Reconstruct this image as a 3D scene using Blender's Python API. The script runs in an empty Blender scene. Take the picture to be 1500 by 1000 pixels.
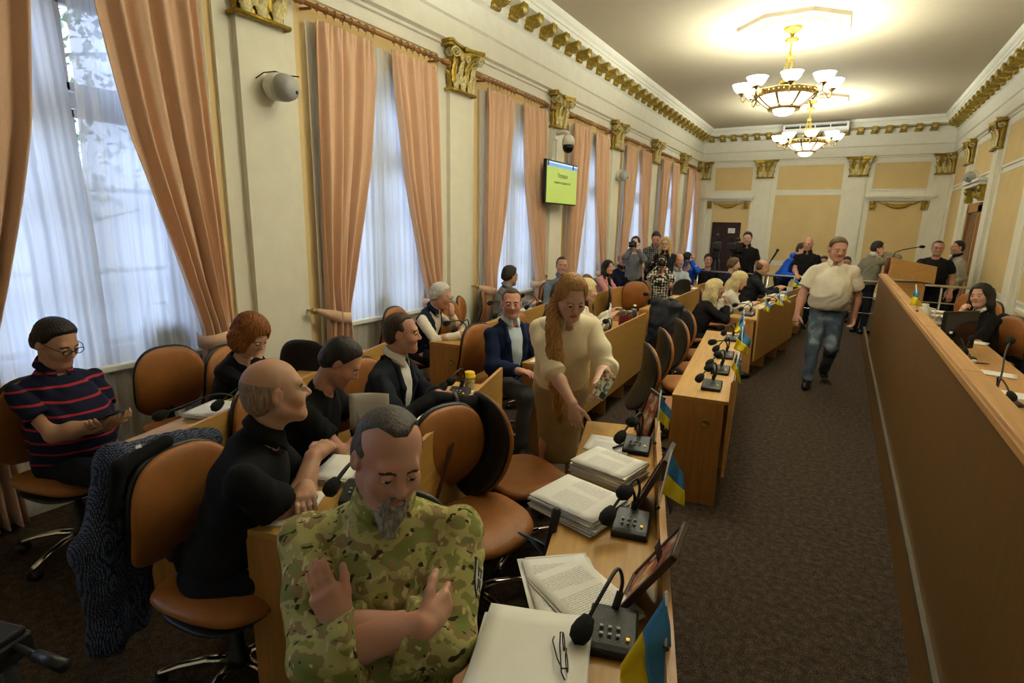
import bpy, math, random
import numpy as np
from mathutils import Vector, Matrix
random.seed(7)
S = bpy.context.scene
C = S.collection
PI = math.pi
R = math.radians

# ---------------------------------------------------------------- camera
cam = bpy.data.cameras.new('camera'); cam_o = bpy.data.objects.new('camera', cam); C.objects.link(cam_o)
_a, _b, _c = .5372, -.2136, .0216
fw = Vector((-math.sin(_a)*math.cos(_b), math.cos(_a)*math.cos(_b), math.sin(_b)))
_r = Vector((math.cos(_a), math.sin(_a), 0)); _u = _r.cross(fw)
rt = _r*math.cos(_c)+_u*math.sin(_c); up = _u*math.cos(_c)-_r*math.sin(_c)
M = Matrix((rt, up, -fw)).transposed().to_4x4(); M.translation = (0, 0, 1.85)
cam_o.matrix_world = M
cam.sensor_width = 36; cam.lens = 793.19/1500*36; cam.clip_start = .05; cam.clip_end = 200
S.camera = cam_o

# ---------------------------------------------------------------- sky and exposure
w = bpy.data.worlds.new('sky'); S.world = w; w.use_nodes = True
wn = w.node_tree; wn.nodes.clear()
wo = wn.nodes.new('ShaderNodeOutputWorld'); wb = wn.nodes.new('ShaderNodeBackground')
wt = wn.nodes.new('ShaderNodeTexCoord'); wx = wn.nodes.new('ShaderNodeSeparateXYZ'); wr = wn.nodes.new('ShaderNodeValToRGB')
wn.links.new(wt.outputs['Generated'], wx.inputs[0]); wn.links.new(wx.outputs['Z'], wr.inputs[0])
wr.color_ramp.elements[0].position = 0.0; wr.color_ramp.elements[0].color = (.16, .19, .25, 1)
wr.color_ramp.elements[1].position = .35; wr.color_ramp.elements[1].color = (.58, .72, 1, 1)
wn.links.new(wr.outputs[0], wb.inputs[0]); wb.inputs[1].default_value = 6.0
wn.links.new(wb.outputs[0], wo.inputs[0])
S.view_settings.view_transform = 'Standard'; S.view_settings.look = 'None'
S.view_settings.gamma = 1; S.view_settings.use_curve_mapping = False
S.view_settings.exposure = 0.70
LAMP = 24.0          # watts of one chandelier bulb
LAMP_COL = (.97, 1.0, .84)

# ---------------------------------------------------------------- materials
MATS = {}
def nodes_of(name):
    m = bpy.data.materials.new(name); m.use_nodes = True
    nt = m.node_tree; b = nt.nodes['Principled BSDF']
    MATS[name] = m
    return m, nt, b
def coord(nt, scale=(1, 1, 1), kind='Object'):
    t = nt.nodes.new('ShaderNodeTexCoord'); mp = nt.nodes.new('ShaderNodeMapping')
    mp.inputs['Scale'].default_value = scale
    nt.links.new(t.outputs[kind], mp.inputs[0]); return mp.outputs[0]
def noise(nt, vec, scale, detail=3, rough=.5):
    n = nt.nodes.new('ShaderNodeTexNoise'); n.inputs['Scale'].default_value = scale
    n.inputs['Detail'].default_value = detail; n.inputs['Roughness'].default_value = rough
    nt.links.new(vec, n.inputs['Vector']); return n.outputs['Fac']
def ramp(nt, fac, stops, const=False):
    r = nt.nodes.new('ShaderNodeValToRGB'); cr = r.color_ramp
    if const: cr.interpolation = 'CONSTANT'
    while len(cr.elements) < len(stops): cr.elements.new(.5)
    for e, (p, c) in zip(cr.elements, stops): e.position = p; e.color = (*c, 1)
    nt.links.new(fac, r.inputs[0]); return r.outputs[0]
def bump(nt, b, h, strength, dist=.01):
    bp = nt.nodes.new('ShaderNodeBump'); bp.inputs['Strength'].default_value = strength; bp.inputs['Distance'].default_value = dist
    nt.links.new(h, bp.inputs['Height']); nt.links.new(bp.outputs[0], b.inputs['Normal'])
def sc(c, k): return tuple(min(1, x*k) for x in c)
def plain(name, col, rough=.6, metal=0, var=.1, nscale=8, bmp=0, bscale=80, spec=.4):
    if name in MATS: return MATS[name]
    m, nt, b = nodes_of(name)
    v = coord(nt); f = noise(nt, v, nscale)
    nt.links.new(ramp(nt, f, [(.3, sc(col, 1-var)), (.7, sc(col, 1+var))]), b.inputs['Base Color'])
    b.inputs['Roughness'].default_value = rough; b.inputs['Metallic'].default_value = metal
    b.inputs['Specular IOR Level'].default_value = spec
    if bmp: bump(nt, b, noise(nt, v, bscale, 2), bmp)
    return m
def wood(name, col, axis=1, rough=.42, k=.2):
    m, nt, b = nodes_of(name)
    s = [28, 28, 28]; s[axis] = 1.6
    v = coord(nt, tuple(s)); f = noise(nt, v, 1.6, 5, .62)
    nt.links.new(ramp(nt, f, [(.25, sc(col, 1-k)), (.5, col), (.75, sc(col, 1+k))]), b.inputs['Base Color'])
    b.inputs['Roughness'].default_value = rough; b.inputs['Specular IOR Level'].default_value = .35
    bump(nt, b, f, .06, .004)
    return m
def emit(name, col, strength):
    m, nt, b = nodes_of(name)
    b.inputs['Base Color'].default_value = (*sc(col, .8), 1)
    b.inputs['Emission Color'].default_value = (*col, 1); b.inputs['Emission Strength'].default_value = strength
    b.inputs['Roughness'].default_value = .4
    return m
def fabric(name, col, scale=350, var=.12, rough=.9, bmp=.25):
    if name in MATS: return MATS[name]
    m, nt, b = nodes_of(name)
    v = coord(nt); f = noise(nt, v, scale, 2); g = noise(nt, v, 9, 3)
    mx = nt.nodes.new('ShaderNodeMath'); mx.operation = 'ADD'; nt.links.new(f, mx.inputs[0]); nt.links.new(g, mx.inputs[1])
    hf = nt.nodes.new('ShaderNodeMath'); hf.operation = 'MULTIPLY'; hf.inputs[1].default_value = .5; nt.links.new(mx.outputs[0], hf.inputs[0])
    nt.links.new(ramp(nt, hf.outputs[0], [(.3, sc(col, 1-var)), (.7, sc(col, 1+var))]), b.inputs['Base Color'])
    b.inputs['Roughness'].default_value = rough; b.inputs['Specular IOR Level'].default_value = .15
    bump(nt, b, f, bmp, .003)
    return m
def skin(name, col):
    if name in MATS: return MATS[name]
    m, nt, b = nodes_of(name)
    v = coord(nt); f = noise(nt, v, 14, 4)
    red = (min(1, col[0]*1.08), col[1]*.88, col[2]*.82)
    nt.links.new(ramp(nt, f, [(.35, red), (.65, col)]), b.inputs['Base Color'])
    b.inputs['Roughness'].default_value = .48; b.inputs['Specular IOR Level'].default_value = .35
    bump(nt, b, noise(nt, v, 260, 2), .08, .002)
    return m
def hairmat(name, col, scale=(140, 140, 18), rough=.5):
    if name in MATS: return MATS[name]
    m, nt, b = nodes_of(name)
    v = coord(nt, scale); f = noise(nt, v, 1.0, 3)
    nt.links.new(ramp(nt, f, [(.3, sc(col, .55)), (.55, col), (.75, sc(col, 1.45))]), b.inputs['Base Color'])
    b.inputs['Roughness'].default_value = rough; b.inputs['Specular IOR Level'].default_value = .3
    bump(nt, b, f, .6, .006)
    return m

PLASTER = plain('white_plaster', (.80, .78, .68), .75, var=.03, bmp=.03)
CREAM = plain('cream_plaster', (.80, .77, .64), .75, var=.03, bmp=.03)
PEACH = plain('peach_plaster', (.70, .52, .25), .8, var=.04, nscale=3, bmp=.05)
CEIL = plain('ceiling_paint', (.50, .43, .31), .85, var=.02)
GOLD = plain('gold_paint', (.36, .245, .035), .36, .6, .3, 40, .3, 60)
GOLD_DULL = plain('dull_gold', (.42, .27, .05), .5, .5, .35, 30, .4, 70)
BRASS = plain('aged_brass', (.42, .29, .10), .35, .9, .2, 30)
LEAF = plain('pale_gilded_leaf', (.58, .50, .24), .5, .1, .35, 35, .3, 60)
WOOD = wood('beech_veneer', (.48, .265, .062), 1)
WOODV = wood('beech_panel', (.42, .20, .055), 2)
WOODX = wood('beech_cross', (.50, .27, .08), 0)
BENCHW = wood('dark_bench_veneer', (.135, .068, .016), 2, .45)
BENCHL = wood('bench_ledge_veneer', (.47, .245, .085), 1)
RODW = wood('walnut_rod', (.33, .15, .055), 1, .4)
DOORM = wood('dark_door', (.035, .016, .014), 2, .4)
LEATHER = plain('tan_leather', (.36, .135, .032), .42, 0, .12, 10, .25, 220)
BLACKP = plain('black_plastic', (.012, .012, .013), .42, 0, .1, 20, .1, 200)
BLACKL = plain('black_back_shell', (.014, .015, .015), .38, 0, .1, 20)
CHROME = plain('chrome', (.75, .74, .72), .12, 1, .03)
STEEL = plain('steel_rail', (.62, .61, .58), .22, 1, .03)
GREYM = plain('grey_metal', (.28, .28, .28), .35, .8, .05)
WHITEP = plain('white_plastic', (.78, .77, .72), .4, 0, .02)
GREYP = plain('grey_plastic', (.42, .43, .42), .45, 0, .05)
FOAM = plain('black_foam', (.008, .008, .008), .95, 0, .2, 60, .6, 300)
RED = plain('red_plastic', (.5, .02, .02), .4)
YELLOWP = plain('yellow_plastic', (.85, .55, .01), .4, 0, .04)
PAPER = plain('white_paper', (.82, .80, .74), .8, 0, .02)
MANILA = plain('manila_card', (.78, .68, .42), .8, 0, .03)
PAGE_EDGE = None
FLAGB = fabric('flag_blue', (.06, .24, .50), 300, .08, .6)
FLAGY = fabric('flag_yellow', (.74, .58, .02), 300, .06, .6)
CURT = None
def _page_edge():
    m, nt, b = nodes_of('page_edges')
    v = coord(nt, (3, 3, 900)); f = noise(nt, v, 1, 2)
    nt.links.new(ramp(nt, f, [(.35, (.42, .40, .36)), (.6, (.8, .78, .72))]), b.inputs['Base Color']); b.inputs['Roughness'].default_value = .9
    return m
PAGE_EDGE = _page_edge()
def _printed(name, colw=.5, dark=.45):
    # a sheet with grey lines of print, drawn across object x (line direction) and y (down the page)
    m, nt, b = nodes_of(name)
    t = nt.nodes.new('ShaderNodeTexCoord'); sx = nt.nodes.new('ShaderNodeSeparateXYZ'); nt.links.new(t.outputs['Object'], sx.inputs[0])
    def mth(op, a, bv=None):
        n = nt.nodes.new('ShaderNodeMath'); n.operation = op
        for i, q in enumerate((a, bv)):
            if q is None: continue
            if isinstance(q, (int, float)): n.inputs[i].default_value = q
            else: nt.links.new(q, n.inputs[i])
        return n.outputs[0]
    rows = mth('LESS_THAN', mth('FRACT', mth('MULTIPLY', sx.outputs['Y'], 118)), .48)
    inx = mth('LESS_THAN', mth('ABSOLUTE', sx.outputs['X']), .078)
    iny = mth('LESS_THAN', mth('ABSOLUTE', sx.outputs['Y']), .115)
    v = coord(nt, (330, 118, 1)); wd = mth('GREATER_THAN', noise(nt, v, 1, 1), .43)
    v2 = coord(nt, (2, 13, 1)); para = mth('GREATER_THAN', noise(nt, v2, 1, 0), .40)
    msk = mth('MULTIPLY', mth('MULTIPLY', mth('MULTIPLY', rows, inx), mth('MULTIPLY', iny, wd)), para)
    mx = nt.nodes.new('ShaderNodeMix'); mx.data_type = 'RGBA'
    nt.links.new(mth('MULTIPLY', msk, dark), mx.inputs[0])
    mx.inputs[6].default_value = (.82, .80, .74, 1); mx.inputs[7].default_value = (.12, .12, .12, 1)
    nt.links.new(mx.outputs[2], b.inputs['Base Color']); b.inputs['Roughness'].default_value = .8
    return m
PRINT = _printed('printed_page')
def _carpet():
    m, nt, b = nodes_of('brown_carpet')
    v = coord(nt); f = noise(nt, v, 170, 3, .7); g = noise(nt, v, 28, 3)
    mx = nt.nodes.new('ShaderNodeMath'); mx.operation = 'MULTIPLY_ADD'; mx.inputs[1].default_value = .75
    nt.links.new(f, mx.inputs[0]); h = nt.nodes.new('ShaderNodeMath'); h.operation = 'MULTIPLY'; h.inputs[1].default_value = .25
    nt.links.new(g, h.inputs[0]); nt.links.new(h.outputs[0], mx.inputs[2])
    nt.links.new(ramp(nt, mx.outputs[0], [(.36, (.012, .008, .005)), (.5, (.060, .042, .029)), (.66, (.17, .125, .09))]), b.inputs['Base Color'])
    b.inputs['Roughness'].default_value = .95; b.inputs['Specular IOR Level'].default_value = .1
    bump(nt, b, f, .8, .012)
    return m
CARPET = _carpet()
def _curtain():
    m, nt, b = nodes_of('salmon_curtain')
    v = coord(nt, (400, 400, 60)); f = noise(nt, v, 1, 3)
    v2 = coord(nt, (60, 60, 500)); g = noise(nt, v2, 1, 3)
    mx = nt.nodes.new('ShaderNodeMath'); mx.operation = 'ADD'; nt.links.new(f, mx.inputs[0]); nt.links.new(g, mx.inputs[1])
    hf = nt.nodes.new('ShaderNodeMath'); hf.operation = 'MULTIPLY'; hf.inputs[1].default_value = .5; nt.links.new(mx.outputs[0], hf.inputs[0])
    nt.links.new(ramp(nt, hf.outputs[0], [(.3, (.64, .40, .26)), (.7, (.80, .54, .375))]), b.inputs['Base Color'])
    b.inputs['Roughness'].default_value = .75; b.inputs['Specular IOR Level'].default_value = .2
    b.inputs['Sheen Weight'].default_value = .2
    bump(nt, b, hf.outputs[0], .15, .003)
    return m
CURT = _curtain()
def _sheer():
    m, nt, b = nodes_of('white_sheer'); nt.nodes.remove(b)
    out = nt.nodes['Material Output']
    tr = nt.nodes.new('ShaderNodeBsdfTransparent'); tl = nt.nodes.new('ShaderNodeBsdfTranslucent'); df = nt.nodes.new('ShaderNodeBsdfDiffuse')
    tl.inputs[0].default_value = (.90, .92, .95, 1); df.inputs[0].default_value = (.86, .87, .88, 1); tr.inputs[0].default_value = (1, 1, 1, 1)
    a = nt.nodes.new('ShaderNodeMixShader'); a.inputs[0].default_value = .42; nt.links.new(tl.outputs[0], a.inputs[1]); nt.links.new(df.outputs[0], a.inputs[2])
    c = nt.nodes.new('ShaderNodeMixShader'); v = coord(nt, (500, 500, 500)); f = noise(nt, v, 1, 2)
    mr = nt.nodes.new('ShaderNodeMapRange'); mr.inputs[3].default_value = .84; mr.inputs[4].default_value = .98; nt.links.new(f, mr.inputs[0])
    nt.links.new(mr.outputs[0], c.inputs[0])
    nt.links.new(tr.outputs[0], c.inputs[1]); nt.links.new(a.outputs[0], c.inputs[2]); nt.links.new(c.outputs[0], out.inputs[0])
    return m
SHEER = _sheer()
def _glass(name='window_glass', tint=(.95, .97, 1), gl=.08):
    m, nt, b = nodes_of(name); nt.nodes.remove(b)
    out = nt.nodes['Material Output']
    tr = nt.nodes.new('ShaderNodeBsdfTransparent'); tr.inputs[0].default_value = (*tint, 1)
    g = nt.nodes.new('ShaderNodeBsdfGlossy'); g.inputs['Roughness'].default_value = .03
    fr = nt.nodes.new('ShaderNodeFresnel'); fr.inputs[0].default_value = 1.45
    c = nt.nodes.new('ShaderNodeMixShader'); nt.links.new(fr.outputs[0], c.inputs[0])
    nt.links.new(tr.outputs[0], c.inputs[1]); nt.links.new(g.outputs[0], c.inputs[2]); nt.links.new(c.outputs[0], out.inputs[0])
    return m
GLASS = _glass()
PET = _glass('clear_bottle_plastic', (.80, .86, .90))
def _camo():
    m, nt, b = nodes_of('camouflage_cloth')
    v = coord(nt, (1, 1, 1.5))
    f1 = noise(nt, v, 15, 2, .5)
    base = ramp(nt, f1, [(0, (.24, .25, .07)), (.40, (.40, .36, .135)), (.53, (.27, .19, .085)), (.60, (.20, .23, .065))], True)
    v2 = coord(nt, (1.6, 1, 1)); f2 = noise(nt, v2, 32, 1)
    v3 = coord(nt, (1, 2.2, 1.3)); f3 = noise(nt, v3, 27, 1)
    def over(a, fac, col):
        mx = nt.nodes.new('ShaderNodeMix'); mx.data_type = 'RGBA'; nt.links.new(fac, mx.inputs[0]); nt.links.new(a, mx.inputs[6]); mx.inputs[7].default_value = (*col, 1); return mx.outputs[2]
    def gt(x, t):
        n = nt.nodes.new('ShaderNodeMath'); n.operation = 'GREATER_THAN'; n.inputs[1].default_value = t; nt.links.new(x, n.inputs[0]); return n.outputs[0]
    c = over(base, gt(f2, .655), (.52, .47, .24)); c = over(c, gt(f3, .665), (.055, .045, .02))
    nt.links.new(c, b.inputs['Base Color']); b.inputs['Roughness'].default_value = .9; b.inputs['Specular IOR Level'].default_value = .15
    bump(nt, b, noise(nt, coord(nt), 500, 2), .2, .002)
    return m
CAMO = _camo()
def stripes(name, base, line, scale, width, axis='Z'):
    m, nt, b = nodes_of(name)
    t = nt.nodes.new('ShaderNodeTexCoord'); sx = nt.nodes.new('ShaderNodeSeparateXYZ'); nt.links.new(t.outputs['Object'], sx.inputs[0])
    nz = noise(nt, t.outputs['Object'], 5, 1)
    ad = nt.nodes.new('ShaderNodeMath'); ad.operation = 'MULTIPLY_ADD'; ad.inputs[1].default_value = .02; nt.links.new(nz, ad.inputs[0]); nt.links.new(sx.outputs[axis], ad.inputs[2])
    ml = nt.nodes.new('ShaderNodeMath'); ml.operation = 'MULTIPLY'; ml.inputs[1].default_value = scale; nt.links.new(ad.outputs[0], ml.inputs[0])
    fr = nt.nodes.new('ShaderNodeMath'); fr.operation = 'FRACT'; nt.links.new(ml.outputs[0], fr.inputs[0])
    nt.links.new(ramp(nt, fr.outputs[0], [(0, line), (width, base)], True), b.inputs['Base Color'])
    b.inputs['Roughness'].default_value = .9; b.inputs['Specular IOR Level'].default_value = .15
    return m
def dotted(name, base, dot, scale, thr, kind='CHEBYCHEV'):
    m, nt, b = nodes_of(name)
    v = nt.nodes.new('ShaderNodeTexVoronoi'); v.inputs['Scale'].default_value = scale; v.inputs['Randomness'].default_value = .25; v.distance = kind
    nt.links.new(coord(nt), v.inputs['Vector'])
    nt.links.new(ramp(nt, v.outputs['Distance'], [(0, dot), (thr, base)], True), b.inputs['Base Color'])
    b.inputs['Roughness'].default_value = .85; b.inputs['Specular IOR Level'].default_value = .2
    return m

# ---------------------------------------------------------------- objects and meshes
TN = [0]
def tag(o, label=None, cat=None, group=None, kind=None):
    if label: o['label'] = label
    if cat: o['category'] = cat
    if group: o['group'] = group
    if kind: o['kind'] = kind
    return o
def empty(name, loc=(0, 0, 0), rz=0, label=None, cat=None, group=None, kind=None):
    o = bpy.data.objects.new(name, None); C.objects.link(o); o.location = loc; o.rotation_euler = (0, 0, rz); o.empty_display_size = .1
    return tag(o, label, cat, group, kind)
def copy_tree(o, parent=None):
    c = o.copy(); C.objects.link(c)
    if parent: c.parent = parent
    for ch in o.children: copy_tree(ch, c)
    return c
def frame(d, hint=(0, 0, 1)):
    d = Vector(d).normalized(); h = Vector(hint)
    if abs(d.dot(h.normalized())) > .98: h = Vector((1, 0, 0)) if abs(d.x) < .9 else Vector((0, 1, 0))
    x = h.cross(d).normalized(); return x, d.cross(x), d
class MB:
    def __init__(s): s.v = []; s.f = []; s.m = []; s.sm = []
    def add(s, vs, fs, m=0, smooth=False, T=None):
        o = len(s.v)
        s.v += [tuple(T @ Vector(p)) if T is not None else tuple(p) for p in vs]
        s.f += [tuple(i+o for i in f) for f in fs]; s.m += [m]*len(fs); s.sm += [smooth]*len(fs); return s
    def box(s, c, d, m=0, T=None, rot=None):
        hx, hy, hz = d[0]/2, d[1]/2, d[2]/2
        P = [Vector((x, y, z)) for z in (-hz, hz) for y in (-hy, hy) for x in (-hx, hx)]
        if rot is not None: P = [rot @ p for p in P]
        P = [p+Vector(c) for p in P]
        return s.add(P, [(0, 2, 3, 1), (4, 5, 7, 6), (0, 1, 5, 4), (2, 6, 7, 3), (0, 4, 6, 2), (1, 3, 7, 5)], m, False, T)
    def tube(s, pts, r, n=8, m=0, T=None, cap=True, smooth=True, flat=1):
        pts = [Vector(p) for p in pts]; k = len(pts)
        rs = r if isinstance(r, (list, tuple)) else [r]*k
        vs = []; px = None
        for i, p in enumerate(pts):
            d = (pts[min(i+1, k-1)]-pts[max(i-1, 0)])
            if d.length < 1e-9: d = Vector((0, 0, 1))
            d.normalize()
            if px is None: x, y, _ = frame(d)
            else:
                x = (px-d*px.dot(d))
                if x.length < 1e-6: x, y, _ = frame(d)
                else: x.normalize()
                y = d.cross(x)
            px = x
            for j in range(n):
                a = 2*PI*j/n; vs.append(p+x*math.cos(a)*rs[i]+y*math.sin(a)*rs[i]*flat)
        fs = []
        for i in range(k-1):
            for j in range(n):
                fs.append((i*n+j, i*n+(j+1) % n, (i+1)*n+(j+1) % n, (i+1)*n+j))
        if cap: fs.append(tuple(range(n-1, -1, -1))); fs.append(tuple((k-1)*n+j for j in range(n)))
        return s.add(vs, fs, m, smooth, T)
    def lathe(s, prof, n=16, m=0, T=None, smooth=True, c=(0, 0, 0)):
        # prof: (radius, z) pairs, around z
        vs = []; fs = []; k = len(prof)
        for rr, z in prof:
            for j in range(n):
                a = 2*PI*j/n; vs.append((c[0]+rr*math.cos(a), c[1]+rr*math.sin(a), c[2]+z))
        for i in range(k-1):
            for j in range(n): fs.append((i*n+j, i*n+(j+1) % n, (i+1)*n+(j+1) % n, (i+1)*n+j))
        if prof[0][0] > 1e-6: fs.append(tuple(range(n-1, -1, -1)))
        if prof[-1][0] > 1e-6: fs.append(tuple((k-1)*n+j for j in range(n)))
        return s.add(vs, fs, m, smooth, T)
    def ball(s, c, r, n=12, m=0, T=None):
        r = r if isinstance(r, (tuple, list)) else (r, r, r)
        vs = []; fs = []; k = max(4, n//2)
        for i in range(k+1):
            t = PI*i/k
            for j in range(n):
                a = 2*PI*j/n; vs.append((c[0]+r[0]*math.sin(t)*math.cos(a), c[1]+r[1]*math.sin(t)*math.sin(a), c[2]-r[2]*math.cos(t)))
        for i in range(k):
            for j in range(n): fs.append((i*n+j, i*n+(j+1) % n, (i+1)*n+(j+1) % n, (i+1)*n+j))
        return s.add(vs, fs, m, True, T)
    def grid(s, fn, nu, nv, m=0, smooth=True, T=None, closed_u=False):
        vs = [fn(i/nu, j/nv) for j in range(nv+1) for i in range(nu+1)]
        fs = [(j*(nu+1)+i, j*(nu+1)+i+1, (j+1)*(nu+1)+i+1, (j+1)*(nu+1)+i) for j in range(nv) for i in range(nu)]
        return s.add(vs, fs, m if not callable(m) else 0, smooth, T)
    def prism(s, poly, h, m=0, T=None, smooth=False):
        # polygon in x,y from z=0 to h
        n = len(poly)
        vs = [(x, y, 0) for x, y in poly]+[(x, y, h) for x, y in poly]
        fs = [tuple(range(n-1, -1, -1)), tuple(range(n, 2*n))]+[(i, (i+1) % n, n+(i+1) % n, n+i) for i in range(n)]
        return s.add(vs, fs, m, smooth, T)
    def extrude(s, prof, path_a, path_b, xdir, m=0, T=None):
        # profile (u along xdir, v along z) swept straight from path_a to path_b
        a, b, x = Vector(path_a), Vector(path_b), Vector(xdir); n = len(prof)
        vs = [a+x*u+Vector((0, 0, v)) for u, v in prof]+[b+x*u+Vector((0, 0, v)) for u, v in prof]
        fs = [(i, (i+1) % n, n+(i+1) % n, n+i) for i in range(n)]+[tuple(range(n-1, -1, -1)), tuple(range(n, 2*n))]
        return s.add(vs, fs, m, False, T)
    def mesh(s, name, mats):
        me = bpy.data.meshes.new(name); me.from_pydata(s.v, [], s.f)
        for q in (mats if isinstance(mats, (list, tuple)) else [mats]): me.materials.append(q)
        me.polygons.foreach_set('material_index', s.m); me.polygons.foreach_set('use_smooth', s.sm)
        me.update(); return me
    def build(s, name, mats, parent=None, loc=None, rot=None, bevel=0, solid=0, subsurf=0, fix=True):
        me = s.mesh(name, mats)
        if fix:
            import bmesh
            bm = bmesh.new(); bm.from_mesh(me); bmesh.ops.recalc_face_normals(bm, faces=bm.faces); bm.to_mesh(me); bm.free()
        o = bpy.data.objects.new(name, me); C.objects.link(o)
        if parent: o.parent = parent
        if loc is not None: o.location = loc
        if rot is not None: o.rotation_euler = rot
        if solid: q = o.modifiers.new('thick', 'SOLIDIFY'); q.thickness = solid; q.offset = 0
        if bevel: q = o.modifiers.new('edge', 'BEVEL'); q.width = bevel; q.segments = 2; q.limit_method = 'ANGLE'
        if subsurf: q = o.modifiers.new('sub', 'SUBSURF'); q.levels = subsurf; q.render_levels = subsurf
        return o
def TR(loc=(0, 0, 0), rz=0, rx=0, ry=0):
    return Matrix.Translation(loc) @ Matrix.Rotation(rz, 4, 'Z') @ Matrix.Rotation(ry, 4, 'Y') @ Matrix.Rotation(rx, 4, 'X')
# ================================================================ the room
XL, XR, YB, YF, ZC = -4.15, 2.22, 18.17, -2.7, 4.75
ORD = ['nearest', 'second', 'third', 'fourth', 'fifth', 'sixth', 'farthest']
PILY = [2.925+2.6*i for i in range(-2, 6)]            # pilasters on the window wall
BAYS = [1.625+2.6*i for i in range(7)]               # window centres
def struct(o): o['kind'] = 'structure'; return o
mb = MB(); mb.box(((XL+XR)/2, (YB+YF)/2, -.05), (XR-XL+.8, YB-YF+.8, .1)); struct(mb.build('floor', CARPET))
mb = MB(); mb.box(((XL+XR)/2, (YB+YF)/2, ZC+.05), (XR-XL+.8, YB-YF+.8, .1)); struct(mb.build('ceiling', CEIL))
# window wall with openings
mb = MB(); T_ = .36; HW = .68; SZ, LZ = .85, 3.28
edges = [YF]+[q for b in [-.975]+BAYS for q in (b-HW, b+HW)]+[YB+.01]
for i in range(0, len(edges), 2): mb.box((XL-T_/2, (edges[i]+edges[i+1])/2, ZC/2), (T_, edges[i+1]-edges[i], ZC))
for b in [-.975]+BAYS:
    mb.box((XL-T_/2, b, SZ/2), (T_, 2*HW, SZ)); mb.box((XL-T_/2, b, (LZ+ZC)/2), (T_, 2*HW, ZC-LZ))
struct(mb.build('wall_left', plain('peach_wall', (.78, .58, .29), .8, var=.04, nscale=3)))
mb = MB(); mb.box(((XL+XR)/2, YB+.1, ZC/2), (XR-XL+.8, .2, ZC)); WB = struct(mb.build('wall_back', PLASTER))
mb = MB(); mb.box((XR+.1, (YB+YF)/2, ZC/2), (.2, YB-YF, ZC)); WR = struct(mb.build('wall_right', PLASTER))
mb = MB(); mb.box(((XL+XR)/2, YF-.1, ZC/2), (XR-XL+.8, .2, ZC)); struct(mb.build('wall_front', CREAM))
# entablature and cornice, one straight run per wall
ENT = [(0, 3.68), (.03, 3.68), (.035, 3.79), (.06, 3.80), (.06, 3.83), (.105, 3.85), (.105, 4.07), (.13, 4.09), (.115, 4.11), (.115, 4.36), (.13, 4.38), (.16, 4.41), (.16, 4.50), (.18, 4.53), (.355, 4.55), (.36, 4.61), (.38, 4.615), (.385, 4.65), (.42, 4.68), (.435, 4.72), (.44, 4.75), (0, 4.75)]
TNUM = [0]
def trim(mb, mat): TNUM[0] += 1; return struct(mb.build('trim_%d' % TNUM[0], mat))
cl = trim(MB().extrude(ENT, (XL, YF, 0), (XL, YB, 0), (1, 0, 0)), PLASTER)
cr_ = trim(MB().extrude(ENT, (XR, YF, 0), (XR, YB, 0), (-1, 0, 0)), PLASTER)
cb = trim(MB().extrude(ENT, (XL, YB, 0), (XR, YB, 0), (0, -1, 0)), PLASTER)
# gilded modillions under the cornice
def modillion_mesh():
    m = MB(); P = []
    for i in range(15):
        t = i/14; P.append((.02+.185*t, -.005-.035*math.sin(t*PI*.9)-.045*(1-t)))
    poly = [(.0, .06)]+[(.0, -.07)]+[(a, b-.02) for a, b in P]+[(.215, .0), (.215, .06)]
    m.prism([(a, b) for a, b in poly], .13, 0, Matrix(((1, 0, 0, 0), (0, 0, 1, -.065), (0, 1, 0, 0), (0, 0, 0, 1))))
    m.tube([(.03, -.08, -.085), (.03, .08, -.085)], .034, 10); m.tube([(.185, -.075, -.005), (.185, .075, -.005)], .028, 10)
    m.box((.12, 0, -.055), (.18, .05, .03)); m.ball((.2, 0, -.03), (.02, .05, .03), 8, 1)
    return m.mesh('modillion', [GOLD, LEAF])
MOD = modillion_mesh()
def put_mod(parent, x, y, rz):
    o = bpy.data.objects.new('modillion', MOD); C.objects.link(o); o.parent = parent; o.location = (x, y, 4.505); o.rotation_euler = (0, 0, rz)
y = 3.65
while y < YB-.4: put_mod(cl, XL+.15, y, 0); put_mod(cr_, XR-.15, y, PI); y += .41
x = XL+.36
while x < XR-.3: put_mod(cb, x, YB-.15, -PI/2); x += .318
bd = MB(); bd.box(((XL+XR)/2, YB-.17, 4.52), (XR-XL-.4, .025, .022)); bd.build('bead', GOLD, cb)
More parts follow.
